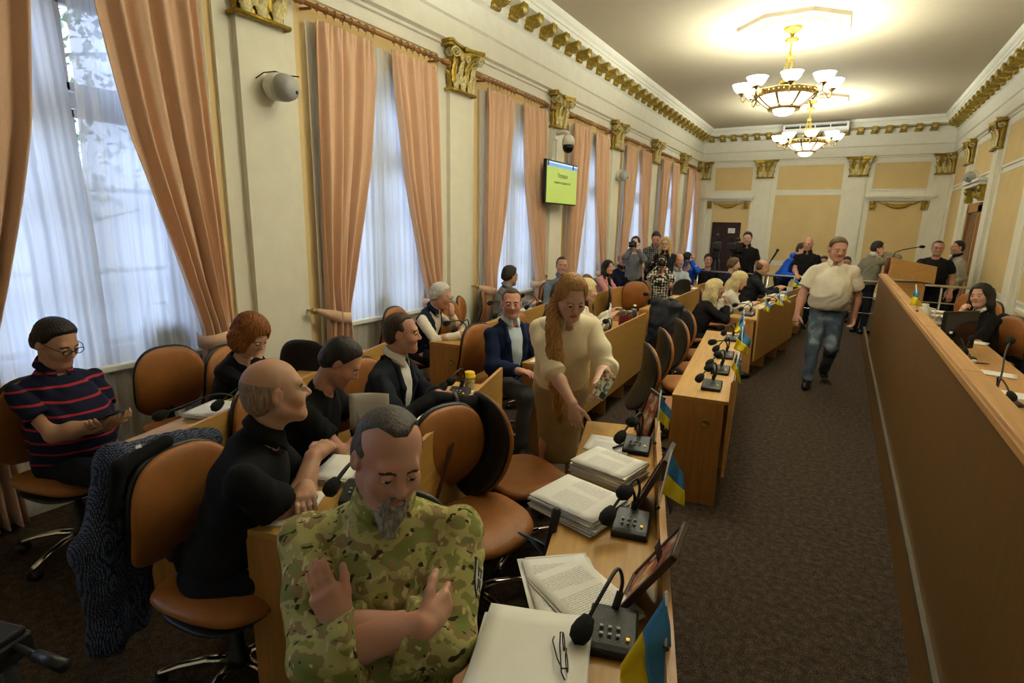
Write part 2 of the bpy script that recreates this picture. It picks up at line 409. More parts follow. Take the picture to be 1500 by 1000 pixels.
# corinthian capital
def capital_mesh(w=.2, h=.50):
    # centred on the pilaster face: x outwards, y along, z 0..h
    m = MB()
    def bell(u, v):
        hw = w*(.92+.12*v**3); d = .075+.05*v**3
        pts = [(0, -hw), (d, -hw), (d, hw), (0, hw)]; k = u*3; i = min(2, int(k)); t = k-i
        return (pts[i][0]*(1-t)+pts[i+1][0]*t, pts[i][1]*(1-t)+pts[i+1][1]*t, .03+v*(h-.09))
    m.grid(bell, 12, 8, 0, False)
    m.tube([(0, -w-.03, .015), (.105, -w-.03, .015), (.105, w+.03, .015), (0, w+.03, .015)], .02, 8)
    # abacus with hollowed sides and clipped horns
    P = [(0, -w*1.62), (.15, -w*1.72), (.19, -w*1.55)]
    for i in range(9): t = -1+2*i/8; P.append((.115+.06*t*t, t*w*1.35))
    P += [(.19, w*1.55), (.15, w*1.72), (0, w*1.62)]
    m.prism(P, .028, 0, Matrix.Translation((0, 0, h-.028))); m.prism([(a*.9, b*.94) for a, b in P], .03, 0, Matrix.Translation((0, 0, h-.058)))
    m.ball((.14, 0, h-.04), (.03, .045, .035), 10, 0)
    # volutes
    def spiral(c, ax, sgn, r0=.058):
        pts = []
        for i in range(26):
            a = i/25*2*PI*1.9; r = r0*(1-i/25*.82)
            pts.append((c[0]+ax[0]*r*math.cos(a)*sgn, c[1]+ax[1]*r*math.cos(a)*sgn, c[2]+r*math.sin(a)))
        m.tube(pts, [.013-.006*i/25 for i in range(26)], 6, 1)
    for sg in (-1, 1):
        spiral((.165, sg*w*1.18, h-.12), (.5, .85), sg); spiral((.11, sg*w*.36, h-.13), (0, 1), sg, .045); spiral((.09, sg*w*1.28, h-.12), (1, 0), -1, .05)
        m.tube([(.1, sg*w*.1, h*.45), (.115, sg*w*.25, h*.62), (.13, sg*w*.7, h-.12), (.165, sg*w*1.18, h-.062)], .012, 6, 0)
    # acanthus leaves, two tiers, curling out at the tip
    def leaf(cx, cy, z0, lw, lh, ny, mt):
        def fn(u, v):
            s = (u-.5)*2; wv = lw*(math.sin(PI*min(1, v*.86+.12))**.6)*(1+.13*math.sin(v*22)*abs(s))
            out = .012+.05*v**3+(.02*(1-s*s)); zz = z0+lh*(v-.18*max(0, v-.78)*6*max(0, v-.78))
            t = s*wv
            if ny: return (cx+t, cy+ny*out, zz)
            return (cx+out, cy+t, zz)
        m.grid(fn, 6, 12, mt, True)
    for i in range(3): leaf(.078, (-1+i)*w*.68, .03, .055, .17, 0, 1)
    for i in range(4): leaf(.082, (-1.5+i)*w*.6, .09, .05, .25, 0, 1 if i % 2 else 0)
    for sg in (-1, 1): leaf(.04, sg*w*.93, .03, .04, .19, sg, 0); leaf(.045, sg*w*.93, .12, .035, .22, sg, 0)
    return m.mesh('capital', [GOLD, LEAF])
CAP = capital_mesh()
def pilaster(x, y, nx, ny, half=.205, strip=.35, mat=CREAM, cap=True, kx=1):
    # nx, ny: outward normal; the long side runs across it
    m = MB(); tx, ty = abs(ny), abs(nx)
    def slab(d0, d1, hw, z0, z1): m.box((x+nx*(d0+d1)/2, y+ny*(d0+d1)/2, (z0+z1)/2), (abs(nx)*(d1-d0)+tx*2*hw, abs(ny)*(d1-d0)+ty*2*hw, z1-z0))
    slab(0, .03, strip, 0, 3.80); slab(.03, .085, half, .0, 3.34); slab(.03, .11, half+.03, 0, .22)
    o = trim(m, mat)
    if cap:
        c = bpy.data.objects.new('capital', CAP); C.objects.link(c); c.parent = o
        c.location = (x+nx*.03, y+ny*.03, 3.32); c.rotation_euler = (0, 0, math.atan2(ny, nx)); c.scale = (1, kx, 1.02)
    return o
for yy in PILY[1:]: pilaster(XL, yy, 1, 0)
pilaster(XL, YB-.16, 1, 0, .14, .16, kx=.7)
for xx in (-2.21, .135): pilaster(xx, YB, 0, -1, .2, .33)
pilaster(XL+.22, YB, 0, -1, .13, .3, kx=.75); pilaster(XR-.2, YB, 0, -1, .2, .32, kx=.9)
for yy in (15.75, 13.15, 10.55, 7.95): pilaster(XR, yy, -1, 0)
pilaster(XR, YB-.16, -1, 0, .14, .16, kx=.7)
# peach wall panels with raised white rims
def panel(parent, x0, x1, z0, z1, wall):
    m = MB(); cx, cz, ww, hh = (x0+x1)/2, (z0+z1)/2, x1-x0, z1-z0
    def bx(c, d, mt):
        if wall == 'b': m.box((c[0], YB-.008, c[1]), (d[0], .016, d[1]), mt)
        else: m.box((XR-.008, c[0], c[1]), (.016, d[0], d[1]), mt)
    bx((cx, cz), (ww, hh), 0)
    m2 = MB()
    for c, d in (((cx, z0-.02), (ww+.08, .04)), ((cx, z1+.02), (ww+.08, .04)), ((x0-.02, cz), (.04, hh)), ((x1+.02, cz), (.04, hh))):
        if wall == 'b': m2.box((c[0], YB-.012, c[1]), (d[0], .024, d[1]))
        else: m2.box((XR-.012, c[0], c[1]), (.024, d[0], d[1]))
    p = m.build('wall_panel', PEACH, parent); m2.build('panel_rim', PLASTER, p)
for x0, x1, zt, low in ((-3.74, -2.56, 2.66, 0), (-1.87, -.23, 2.84, .95), (.50, 1.79, 2.66, 0)):
    panel(WB, x0, x1, 2.99, 3.66, 'b'); panel(WB, x0-.02, x1+.02, max(.15, low), zt, 'b')
panel(WB, -1.87, -.23, .15, .8, 'b')
for y0, y1 in ((16.15, 17.9), (13.55, 15.35), (10.95, 12.75), (8.35, 10.15), (5.4, 7.55)):
    panel(WR, y0, y1, 3.02, 3.66, 'r')
    if y0 != 13.55: panel(WR, y0, y1, .95, 2.88, 'r'); panel(WR, y0, y1, .15, .8, 'r')
# door heads with gilded garlands
def door_head(x0, x1):
    m = MB(); cx = (x0+x1)/2; wd = x1-x0
    for dz, dp, ex in ((2.79, .19, .06), (2.75, .16, .03), (2.70, .10, 0)): m.box((cx, YB-dp/2, dz), (wd+ex, dp, .045))
    t = trim(m, PLASTER)
    g = MB()
    for sx in (-1, 1):
        bx = cx+sx*(wd/2-.16); g.box((bx, YB-.05, 2.56), (.13, .07, .22)); g.ball((bx, YB-.09, 2.62), (.06, .04, .05), 8); g.ball((bx, YB-.08, 2.5), (.045, .035, .05), 8)
        g.tube([(cx+sx*.22, YB-.05, 2.56), (cx+sx*.38, YB-.04, 2.6), (cx+sx*(wd/2-.26), YB-.04, 2.66)], .012, 6)
    for i in range(21):
        t_ = -1+i/10; g.ball((cx+t_*.27, YB-.05, 2.52+.07*t_*t_), (.035, .035, .05*(1.25-t_*t_*.7)), 7)
    g.build('garland', GOLD, t)
door_head(-3.87, -2.49); door_head(.40, 1.86)
# back door, dark, with a paper notice
d = empty('door_1', (-3.16, YB-.005, 0)); struct(d)
m = MB(); m.box((0, -.02, 1.02), (.84, .04, 2.04))
for sx in (-.2, .2):
    for z, h in ((.5, .7), (1.45, .85)): m.box((sx, -.045, z), (.3, .012, h))
dl = m.build('door_leaf', DOORM, d)
m = MB(); m.tube([(.3, -.04, 1.0), (.3, -.09, 1.0), (.2, -.09, 1.0)], .011, 8); m.build('door_handle', BRASS, d)
n = tag(MB().box((-2.99+.0, YB-.056, 1.79), (.20, .004, .15)).build('door_notice', PAPER), 'white paper notice taped to the dark back door', 'notice')
n2 = MB(); [n2.box((-2.99, YB-.0595, 1.84-.022*i), (.14-.03*(i % 2), .002, .006)) for i in range(5)]; n2.build('printed_lines', GREYP, n)
# side door in the right wall
d = empty('door_2', (XR, 14.4, 0)); struct(d)
m = MB(); m.box((-.01, 0, 1.12), (.02, .95, 2.24)); m.box((-.03, 0, .55), (.02, .6, .8)); m.box((-.03, 0, 1.6), (.02, .6, .9)); m.build('door_leaf', wood('brown_side_door', (.15, .06, .025), 2), d)
m = MB(); [m.box((-.03, s*.55, 1.2), (.06, .13, 2.4)) for s in (-1, 1)]; m.box((-.03, 0, 2.36), (.06, 1.23, .18)); m.build('door_frame', wood('brown_door_frame', (.34, .17, .06), 2), d)
m = MB(); m.box((-.10, 0, 2.86), (.2, 1.75, .05)); m.box((-.08, 0, 2.80), (.16, 1.66, .06)); m.build('door_lintel', PLASTER, d)
m = MB()
for s in (-1, 1):
    m.box((-.06, s*.66, 2.62), (.1, .16, .3)); m.ball((-.12, s*.66, 2.7), (.05, .07, .07), 8); m.ball((-.1, s*.66, 2.54), (.04, .05, .06), 8)
for i in range(15): t_ = -1+i/7; m.ball((-.04, t_*.36, 2.6+.06*t_*t_), (.035, .04, .06), 7)
m.build('garland', GOLD, d)
# skirting
for nm, c, dm in (('baseboard_back', ((XL+XR)/2, YB-.045, .09), (XR-XL, .03, .18)), ('baseboard_right', (XR-.045, (YB+YF)/2, .09), (.03, YB-YF, .18)), ('baseboard_left', (XL+.012, (YB+YF)/2, .09), (.024, YB-YF, .18))):
    struct(MB().box(c, dm).build(nm, CREAM))
# ---------------------------------------------------------------- windows
WHITEF = plain('white_window_paint', (.80, .80, .78), .5, 0, .03)
def window(i, b):
    e = struct(empty('window_%d' % i, (XL-.24, b, SZ)))
    H = LZ-SZ; m = MB()
    for s in (-1, 1): m.box((0, s*(HW-.035), H/2), (.09, .07, H))
    m.box((0, 0, .04), (.09, 2*HW, .08)); m.box((0, 0, H-.04), (.09, 2*HW, .08)); m.box((0, 0, 1.72), (.09, 2*HW-.1, .09)); m.box((0, 0, H/2), (.08, .11, H-.1))
    m.build('window_frame', WHITEF, e, bevel=.006)
    m = MB()
    for s in (-1, 1):
        y0 = s*.34
        for z in (.62, 1.17): m.box((0, y0, z), (.035, .54, .035))
        for z0, z1 in ((.1, 1.66), (1.78, H-.1)):
            m.box((0, y0-.26, (z0+z1)/2), (.05, .05, z1-z0)); m.box((0, y0+.26, (z0+z1)/2), (.05, .05, z1-z0)); m.box((0, y0, z0+.02), (.05, .5, .05)); m.box((0, y0, z1-.02), (.05, .5, .05))
    m.build('sash', WHITEF, e)
    MB().box((-.01, 0, H/2), (.006, 2*HW-.14, H-.16)).build('glass_pane', GLASS, e)
    MB().box((.15, 0, .0), (.36, 2*HW+.08, .045)).build('window_sill', WHITEF, e, bevel=.008)
for i, b in enumerate(BAYS): window(i+1, b)
window(8, -.975)
# ---------------------------------------------------------------- curtains
ZT, XC_ = 3.50, -4.02
def inner_d(z): return float(np.interp(z, [.0, .95, 1.05, 1.46, 1.9, 2.35, 3.1, 3.5], [.57, .585, .58, .47, .36, .255, .14, .11]))
def curtain(b, s, seed, name):
    rr = random.Random(seed); ph = rr.random()*6; nf = 4.6+rr.random()*1.2; ph2 = rr.random()*6
    def fn(u, v):
        z = ZT-(ZT-.03)*v; o_ = .80+.03*math.sin(v*2.2); i_ = inner_d(z)+.012*math.sin(v*9+ph)
        uu = u+.018*math.sin(u*9+ph2)+.02*math.sin(v*5+ph)*math.sin(PI*u)
        y = o_+(i_-o_)*uu
        wd = (o_-i_)/.69; tie = math.exp(-((z-.97)/.22)**2)
        amp = .030+.030*(1-wd)*(1-tie*.6)
        head = max(0, 1-v*14)
        k = math.sin(2*PI*nf*uu+ph+.8*math.sin(v*3+ph2))+.42*math.sin(2*PI*nf*1.63*uu+ph2+v)
        k = k*(1-.55*head)+head*.5*math.sin(2*PI*nf*2.6*u)
        return (XC_+amp*k+.05*tie*math.sin(PI*u)-.015*max(0, (z-1)/2.5), b+s*y, z)
    m = MB(); m.grid(fn, 96, 46)
    return m.build(name, CURT, solid=.004, fix=False)
def sheer(b, s, seed, gap=0):
    rr = random.Random(seed); ph = rr.random()*6
    def fn(u, v):
        z = 3.49-3.45*v; i_ = -.02 if not gap else float(np.interp(z, [1.7, 2.3, 3.5], [-.02, .008, .05]))
        y = .86+(i_-.86)*u
        return (-4.105+.014*math.sin(2*PI*8*u+ph+.6*math.sin(4*v+ph))+.007*math.sin(2*PI*19*u+v*2), b+s*y, z)
    m = MB(); m.grid(fn, 110, 24)
    return m.build('sheer_curtain', SHEER, fix=False)
for i, b in enumerate(BAYS):
    for s, side in ((-1, 'left'), (1, 'right')):
        tag(curtain(b, s, i*2+s+40, 'curtain'), 'salmon pink curtain on the %s side of the %s window%s' % (side, ORD[i], '' if i in (0, 6) else ' from the front'), 'curtain', 'salmon curtains on the window wall')
        tag(sheer(b, s, i*5+s, 1 if i == 0 else 0), 'white sheer curtain, %s half, hanging in the %s window%s' % (side, ORD[i], '' if i in (0, 6) else ' from the front'), 'sheer curtain', 'white sheers on the window wall')
        # tieback with its brass hook
        t = empty('curtain_tieback', (XL, b+s*.98, 1.04), 0, 'salmon fabric tieback with brass hook holding the %s curtain of the %s window' % (side, ORD[i]), 'tieback', 'curtain tiebacks')
        m = MB(); P = [(.10, -.02, .0), (.14, -.10, -.03), (.195, -.18, -.06), (.225, -.26, -.085), (.215, -.34, -.10), (.17, -.395, -.105), (.10, -.405, -.10), (.06, -.39, -.09)]
        vs = []
        for q in P: hh = .022+.03*min(1, P.index(q)/2); vs += [(q[0], s*q[1], q[2]+hh), (q[0], s*q[1], q[2]-hh)]
        m.add(vs, [(2*k, 2*k+1, 2*k+3, 2*k+2) for k in range(len(P)-1)], 0, True); m.build('band', CURT, t, solid=.005)
        m = MB(); m.tube([(.0, 0, 0), (.11, 0, 0)], .009, 8); m.ball((.115, 0, .0), .03, 12); m.ball((.01, 0, 0), (.012, .022, .022), 10); m.build('hook', BRASS, t)
    # rod with finials and rings
    rd = empty('curtain_rod', (XC_-.0, b, 3.585), 0, 'dark wooden curtain rod with rings above the %s window' % ORD[i], 'curtain rod', 'curtain rods')
    m = MB(); m.tube([(0, -.93, 0), (0, .90, 0)], .019, 12); m.build('rod', RODW, rd)
    for s in (-1, 1):
        m = MB(); yy = -.93 if s < 0 else .90
        m.lathe([(.0, 0), (.026, .0), (.03, .02), (.02, .035), (.03, .05), (.03, .07), (.012, .085), (.026, .11), (.028, .13), (.015, .15), (0, .155)], 12, 0, Matrix.Translation((0, yy, 0)) @ Matrix.Rotation(-s*PI/2, 4, 'X')); m.build('finial', RODW, rd)
        m = MB(); m.tube([(-.13, yy-s*.08, -.01), (0, yy-s*.08, -.025)], .012, 8); m.ball((0, yy-s*.08, -.005), (.018, .02, .026), 8); m.build('bracket', RODW, rd)
    rng = MB(); rng.tube([(.028*math.cos(a*PI/6), 0, .028*math.sin(a*PI/6)) for a in range(13)], .005, 6, cap=False); rng.box((0, 0, -.04), (.006, .006, .03), 1)
    rme = rng.mesh('ring', [RODW, BRASS])
    for s in (-1, 1):
        for k in range(8):
            o = bpy.data.objects.new('ring', rme); C.objects.link(o); o.parent = rd; o.location = (0, s*(.14+k*.092), 0); o.rotation_euler = (0, 0, random.uniform(-.2, .2))
# ---------------------------------------------------------------- trees outside
def tree(x, y, h, seed, label):
    rr = random.Random(seed); e = empty('tree', (x, y, -.6), 0, label, 'tree', 'trees outside the windows')
    m = MB(); m.tube([(0, 0, 0), (.1, .05, h*.35), (0, .1, h*.7)], [.16, .12, .05], 10)
    for k in range(9):
        a = rr.random()*6.28; z = h*(.3+.05*k); m.tube([(.05, .05, z), (math.cos(a)*.8, math.sin(a)*.8, z+.5), (math.cos(a)*1.5, math.sin(a)*1.5, z+.7)], [.05, .03, .01], 6)
    m.build('trunk', plain('bark', (.10, .075, .05), .9, 0, .3, 12), e)
    m = MB()
    for k in range(1500):
        a = rr.random()*6.28; t = rr.random()*PI; r = 1.75*(rr.random()**.4); c = Vector((r*math.sin(t)*math.cos(a), r*math.sin(t)*math.sin(a), h*.68+r*1.35*math.cos(t)))
        T = Matrix.Translation(c) @ Matrix.Rotation(rr.random()*6.28, 4, 'Z') @ Matrix.Rotation(rr.random()*3, 4, 'X')
        m.add([(0, 0, 0), (.07, .06, .02), (0, .17, 0), (-.07, .06, .02)], [(0, 1, 2, 3)], 0, False, T)
    m.build('foliage', plain('green_leaves', (.2, .25, .17), .6, 0, .4, 3), e, fix=False)
tree(-10.5, 3.4, 6.2, 3, 'leafy green tree outside the nearest window'); tree(-11.5, 8.4, 5.6, 4, 'leafy green tree outside the second window')
struct(MB().box((-14, 8, -.75), (18.6, 30, .2)).build('ground', plain('paving_outside', (.2, .21, .2), .9)))
# ---------------------------------------------------------------- chandeliers
GLOW = emit('lit_opal_glass', (.97, .985, .86), 9.5)
GLOW2 = emit('dim_opal_glass', (1.0, .93, .72), 1.1)
def chandelier(x, y, label, power):
    e = empty('chandelier', (x, y, 0), R(11), label, 'chandelier', 'brass chandeliers')
    m = MB(); m.lathe([(0, 4.75), (.125, 4.75), (.13, 4.73), (.09, 4.70), (.05, 4.68), (.03, 4.66), (.025, 4.62), (.02, 4.60), (.09, 4.595), (.1, 4.575), (.03, 4.55), (.014, 4.52), (.014, 4.38), (.04, 4.37), (.045, 4.33), (.0, 4.32)], 20); m.build('canopy', GOLD, e)
    for k in range(6):
        a = k*PI/3; m = MB(); m.tube([(.035*math.cos(a), .035*math.sin(a), 4.34), (.085*math.cos(a), .085*math.sin(a), 4.02)], .007, 6); m.build('hanging_rod', GOLD, e)
    m = MB(); m.lathe([(0, 4.05), (.06, 4.05), (.1, 4.02), (.105, 3.99), (.06, 3.97), (.03, 3.95), (.02, 3.92), (.02, 3.66), (0, 3.66)], 18); m.build('hub', GOLD, e)
    m = MB(); m.lathe([(.40, 3.80), (.425, 3.79), (.43, 3.80), (.43, 3.865), (.44, 3.875), (.42, 3.885), (.40, 3.88), (.395, 3.84), (.40, 3.80)], 40)
    for k in range(40): a = k*2*PI/40; m.ball((.433*math.cos(a), .433*math.sin(a), 3.835), (.014, .014, .022), 6)
    m.build('main_ring', BRASS, e)
    m = MB(); m.lathe([(.17, 3.62), (.215, 3.61), (.225, 3.63), (.215, 3.65), (.18, 3.655), (.17, 3.62)], 30); m.build('lower_ring', BRASS, e)
    for k in range(8):
        a = k*PI/4+PI/8; c_, s_ = math.cos(a), math.sin(a)
        m = MB(); m.tube([(.41*c_, .41*s_, 3.80), (.34*c_, .34*s_, 3.735), (.27*c_, .27*s_, 3.68), (.21*c_, .21*s_, 3.645)], [.018, .014, .014, .018], 8, flat=.5); m.build('rib', BRASS, e)
    m = MB(); m.lathe([(0, 3.535), (.06, 3.54), (.11, 3.555), (.14, 3.585), (.15, 3.62), (.14, 3.62), (.10, 3.57), (0, 3.55)], 28); m.build('bottom_bowl', GLOW, e)
    m = MB(); m.lathe([(.20, 3.66), (.30, 3.72), (.385, 3.79), (.38, 3.80), (.29, 3.735), (.20, 3.675)], 36); m.build('inner_glass', GLOW2, e)
    for k in range(8):
        a = k*PI/4; T = Matrix.Rotation(a, 4, 'Z')
        m = MB(); P = [(.42, 0, 3.83), (.48, 0, 3.86), (.53, 0, 3.83), (.555, 0, 3.78), (.575, 0, 3.755), (.605, 0, 3.775), (.61, 0, 3.81), (.61, 0, 3.835)]
        m.tube(P, .011, 8, 0, T); m.tube([(.44, 0, 3.80), (.47, 0, 3.76), (.51, 0, 3.765), (.52, 0, 3.80), (.49, 0, 3.81)], .008, 6, 0, T)
        m.lathe([(.012, 0), (.018, .01), (.03, .03), (.055, .045), (.055, .055), (.0, .055)], 14, 0, T @ Matrix.Translation((0.61, 0, 3.83))); ar = m.build('arm', BRASS, e)
        m = MB(); m.lathe([(0, 0), (.05, .0), (.085, .02), (.118, .06), (.14, .115), (.148, .12), (.133, .115), (.11, .06), (.06, .018), (0, .012)], 22, 0, T @ Matrix.Translation((0.61, 0, 3.88))); m.build('shade', GLOW, e)
        ld = bpy.data.lights.new('bulb', 'POINT'); ld.energy = LAMP*power; ld.color = LAMP_COL; ld.shadow_soft_size = .05
        lo = bpy.data.objects.new('bulb', ld); C.objects.link(lo); lo.parent = e; lo.location = (0.61*math.cos(a), 0.61*math.sin(a), 3.965)
    ld = bpy.data.lights.new('bulb', 'POINT'); ld.energy = LAMP*.9*power; ld.color = LAMP_COL; ld.shadow_soft_size = .12
    lo = bpy.data.objects.new('bulb', ld); C.objects.link(lo); lo.parent = e; lo.location = (0, 0, 3.40)
    # eight-sided plaster rosette on the ceiling
    m = MB()
    for r0, r1, h in ((.80, .72, .05), (.66, .60, .035), (.5, .45, .05), (.3, .2, .03)):
        for k in range(8):
            a0, a1 = (k+.5)*PI/4, (k+1.5)*PI/4; vs = []
            for a in (a0, a1):
                for r_, z in ((r0, ZC), (r0-.02, ZC-h), (r1+.015, ZC-h), (r1, ZC)): vs.append((x+r_*math.cos(a), y+r_*math.sin(a), z))
            m.add(vs, [(0, 4, 5, 1), (1, 5, 6, 2), (2, 6, 7, 3)])
    trim(m, CEIL)
chandelier(-1.02, 9.57, 'nearer brass chandelier with eight lit white glass bowls', .8); chandelier(-1.02, 14.9, 'farther brass chandelier, hanging before the air conditioner', .7)
chandelier(-1.02, 4.24, 'brass chandelier hanging above the middle of the desks, out of frame', 1.6); 
# ---------------------------------------------------------------- fixtures on the walls
ac = empty('air_conditioner', (-1.03, YB-.62, 4.565), 0, 'white air conditioner under the ceiling on the back wall', 'air conditioner')
m = MB(); P = [(-.09, -.115), (-.12, -.06), (-.125, .06), (-.09, .118), (.19, .118), (.19, -.115)]
m.add([(sx, a, b) for sx in (-.79, .79) for a, b in P], [tuple(range(6)), tuple(range(11, 5, -1))]+[(i, (i+1) % 6, 6+(i+1) % 6, 6+i) for i in range(6)]); m.build('body', WHITEP, ac, bevel=.015)
m = MB(); m.box((-.0, -.124, .025), (1.46, .02, .075)); g = m.build('air_outlet', plain('dark_outlet', (.03, .032, .04), .6), ac)
m = MB(); [m.box((sx, -.137, .025), (.025, .012, .08)) for sx in (-.36, 0, .36)]; m.box((0, -.138, .045), (1.44, .012, .006)); m.build('louvre', WHITEP, ac)
MB().box((.52, -.122, -.062), (.10, .004, .016)).build('badge', GREYP, ac)
def ball_camera(x, y, z, dx, dy, label):
    d = Vector((dx, dy, -.12)).normalized(); e = empty('wall_speaker', (x, y, z), 0, label, 'wall speaker', 'round white devices on the walls')
    X, Y, _ = frame(d); T = Matrix((X, Y, d)).transposed().to_4x4()
    m = MB(); m.lathe([(0, -.14), (.07, -.13), (.10, -.09), (.105, -.02), (.10, .0), (0, .0)], 20, 0, T); m.build('housing', WHITEP, e)
    m = MB(); m.lathe([(.1, .0), (.105, .02), (.10, .06), (.085, .10), (.06, .12), (0, .125)], 20, 0, T); m.build('grille', GREYP, e)
    m = MB(); m.lathe([(0, 0), (.014, 0), (.014, .01), (0, .01)], 10, 0, T @ Matrix.Translation((.035, -.02, .115))); m.build('emblem', BLACKP, e)
    return e
s_ = ball_camera(XL+.22, 2.98, 2.86, .75, .1, 'round grey and white wall speaker on the nearest pilaster')
m = MB(); m.tube([(-.14, -.13, .05), (-.1, -.08, .1), (-.04, -.02, .115), (.03, .04, .09), (.1, .09, .085)], .005, 6); m.build('cable', BLACKP, s_)
ball_camera(XL+.2, 10.8, 2.84, .8, -.3, 'small round white wall speaker on the pilaster past the screen')
ball_camera(XR-.2, 14.3, 2.96, -.7, -.6, 'white round wall speaker above the side door lintel')
e = empty('dome_camera', (XL+.1, 8.0, 3.16), 0, 'white dome security camera with black dome above the green screen', 'security camera')
m = MB(); m.box((.0, 0, .06), (.03, .12, .14)); m.tube([(.0, 0, .08), (.12, 0, .10), (.2, 0, .08), (.22, 0, .03)], .035, 10); m.build('bracket', WHITEP, e)
m = MB(); m.lathe([(.03, .05), (.07, .03), (.095, -.02), (.1, -.10), (.0, -.10)], 20, 0, Matrix.Translation((.22, 0, 0))); m.build('housing', WHITEP, e)
m = MB(); m.lathe([(.085, -.10), (.09, -.14), (.07, -.19), (.035, -.215), (0, -.22)], 20, 0, Matrix.Translation((.22, 0, 0))); m.build('dome', plain('black_dome', (.006, .006, .007), .12), e)
MB().tube([(.0, .03, -.0), (.0, .035, -.34)], .006, 6).build('cable', GREYP, e)
# the screen on the third pilaster
tv = empty('wall_screen', (-3.86, 7.85, 2.475), 0, 'flat screen showing a green slide, mounted on a pilaster', 'screen')
MB().box((0, 0, 0), (.05, 1.09, .63)).build('casing', BLACKP, tv, bevel=.006)
MB().box((-.13, .1, 0), (.24, .14, .14)).build('mount', BLACKP, tv)
MB().box((.028, 0, -.005), (.006, 1.05, .585)).build('display', emit('green_slide', (.40, .52, .10), .38), tv)
MB().box((.033, -.0, .25), (.003, 1.05, .055)).build('blue_banner', emit('blue_banner_glow', (.10, .26, .52), .6), tv)
MB().box((.033, -.0, .28), (.003, 1.05, .018)).build('pale_banner', emit('pale_banner_glow', (.5, .6, .85), .8), tv)
m = MB(); m.box((.036, -.50, .258), (.003, .035, .06)); m.box((.036, .36, .258), (.003, .04, .06)); m.build('banner_emblem', plain('banner_dark', (.02, .01, .03), .5), tv)
def text_on(name, body, size, mat, loc, parent):
    cu = bpy.data.curves.new(name, 'FONT'); cu.body = body; cu.size = size; cu.align_x = 'CENTER'; cu.extrude = .0005
    t_ = bpy.data.objects.new(name, cu); C.objects.link(t_); dg = bpy.context.evaluated_depsgraph_get(); me = bpy.data.meshes.new_from_object(t_.evaluated_get(dg)); bpy.data.objects.remove(t_)
    me.materials.clear(); me.materials.append(mat); o = bpy.data.objects.new(name, me); C.objects.link(o); o.parent = parent; o.location = loc; o.rotation_euler = (PI/2, 0, PI/2); return o
TXT = plain('slide_lettering', (.10, .16, .03), .7)
text_on('slide_lettering', 'Порядок', .085, TXT, (.0335, -.0, .08), tv); text_on('slide_lettering', 'денний засідання сесії', .052, TXT, (.0335, .0, -.01), tv)
# ================================================================ desks
def desk(x, y, rz, L, D, label, group, grommet=False, top=.75, rise=.13):
    e = empty('council_desk', (x, y, 0), R(rz), label, 'desk', group)
    MB().box((D/2, L/2, top-.0125), (D, L, .025)).build('desktop', WOOD, e, bevel=.003)
    for yy in (.0125, L-.0125): MB().box((D/2-.01, yy, (top-.025)/2), (D-.03, .024, top-.025)).build('end_panel', WOODV, e, bevel=.002)
    MB().box((D+.010, L/2, (top+rise+.22)/2), (.020, L, top+rise-.22)).build('front_panel', WOOD, e, bevel=.002)
    MB().box((D+.010, L/2, top+rise+.0015), (.022, L, .003)).build('edge_strip', BENCHL, e)
    n = max(1, round(L/.65))
    for k in range(1, n): MB().box((D/2+.06, L*k/n, .36), (D-.16, .022, .70)).build('divider_panel', WOODV, e)
    if grommet:
        m = MB(); T = Matrix.Translation((D*.64, -.0005, .58)) @ Matrix.Rotation(PI/2, 4, 'X')
        m.lathe([(.0, .0), (.03, .0), (.03, .005), (.024, .007), (.018, .002), (0, .002)], 18, 0, T); m.build('cable_cap', BRASS, e)
    return e
DG = 'wood veneer council desks'
desk(-.50, .74, 17.4, 2.13, .37, 'nearest front row desk beside the aisle, strewn with paper stacks', DG)
desk(-.86, 3.57, 6.7, 2.6, .36, 'front row desk with four microphones and a round cable cap on its end', DG, True)
desk(-1.17, 7.3, -7.5, 2.1, .38, 'front row desk where the two blonde women sit', DG)
desk(-1.08, 9.6, -8, 1.5, .4, 'farthest front row desk, beside the man in a leather jacket', DG)
desk(-1.73, 1.03, 16.5, 2.0, .40, 'middle row desk the bald man in black leans on', DG)
desk(-2.12, 3.72, 2.2, 2.35, .36, 'middle row desk behind the standing woman, flasks at its far end', DG)
desk(-2.28, 7.2, 1, 1.95, .36, 'empty middle row desk with a cable cap on its end', DG, True)
desk(-2.45, 9.8, -2, 1.35, .38, 'far middle row desk before the man in a pale blue shirt', DG)
desk(-2.93, 1.11, 16.5, 2.25, .42, 'window row desk nearest the camera, holding a paper stack and folder', DG)
desk(-3.23, 3.89, 7, 2.35, .38, 'window row desk the white haired man leans on', DG, True)
desk(-3.38, 7.4, 0, 3.0, .36, 'far window row desk where the woman in pink sits', DG)
# the long presidium bench on the right
e = empty('presidium_bench', (.49, .5, 0), 0, 'long dark veneered presidium bench with pale ledge along the aisle', 'bench')
m = MB(); m.box((.012, 4.27, .785), (.024, 8.54, 1.0)); m.build('front_panel', BENCHW, e)
MB().box((-.001, 5.1, .135), (.02, 10.2, .27)).build('plinth', BENCHW, e)
m = MB(); m.box((-.005, 5.1, .285), (.03, 10.2, .028)); m.build('metal_strip', plain('dull_strip', (.15, .13, .10), .4, .7), e)
lg = MB()
for k in range(7):
    y0 = -.1+k*1.22; lg.box((.036, y0+.61, 1.285), (.072, 1.216, .026))
lg.build('ledge', BENCHL, e, bevel=.003)
MB().box((-.004, 4.27, 1.272), (.012, 8.54, .024)).build('ledge_edge', BENCHL, e)
MB().box((.058, 4.27, 1.02), (.018, 8.54, .5)).build('inner_panel', WOODV, e)
MB().box((.485, 4.7, .737), (.83, 9.4, .026)).build('worktop', BENCHL, e, bevel=.003)
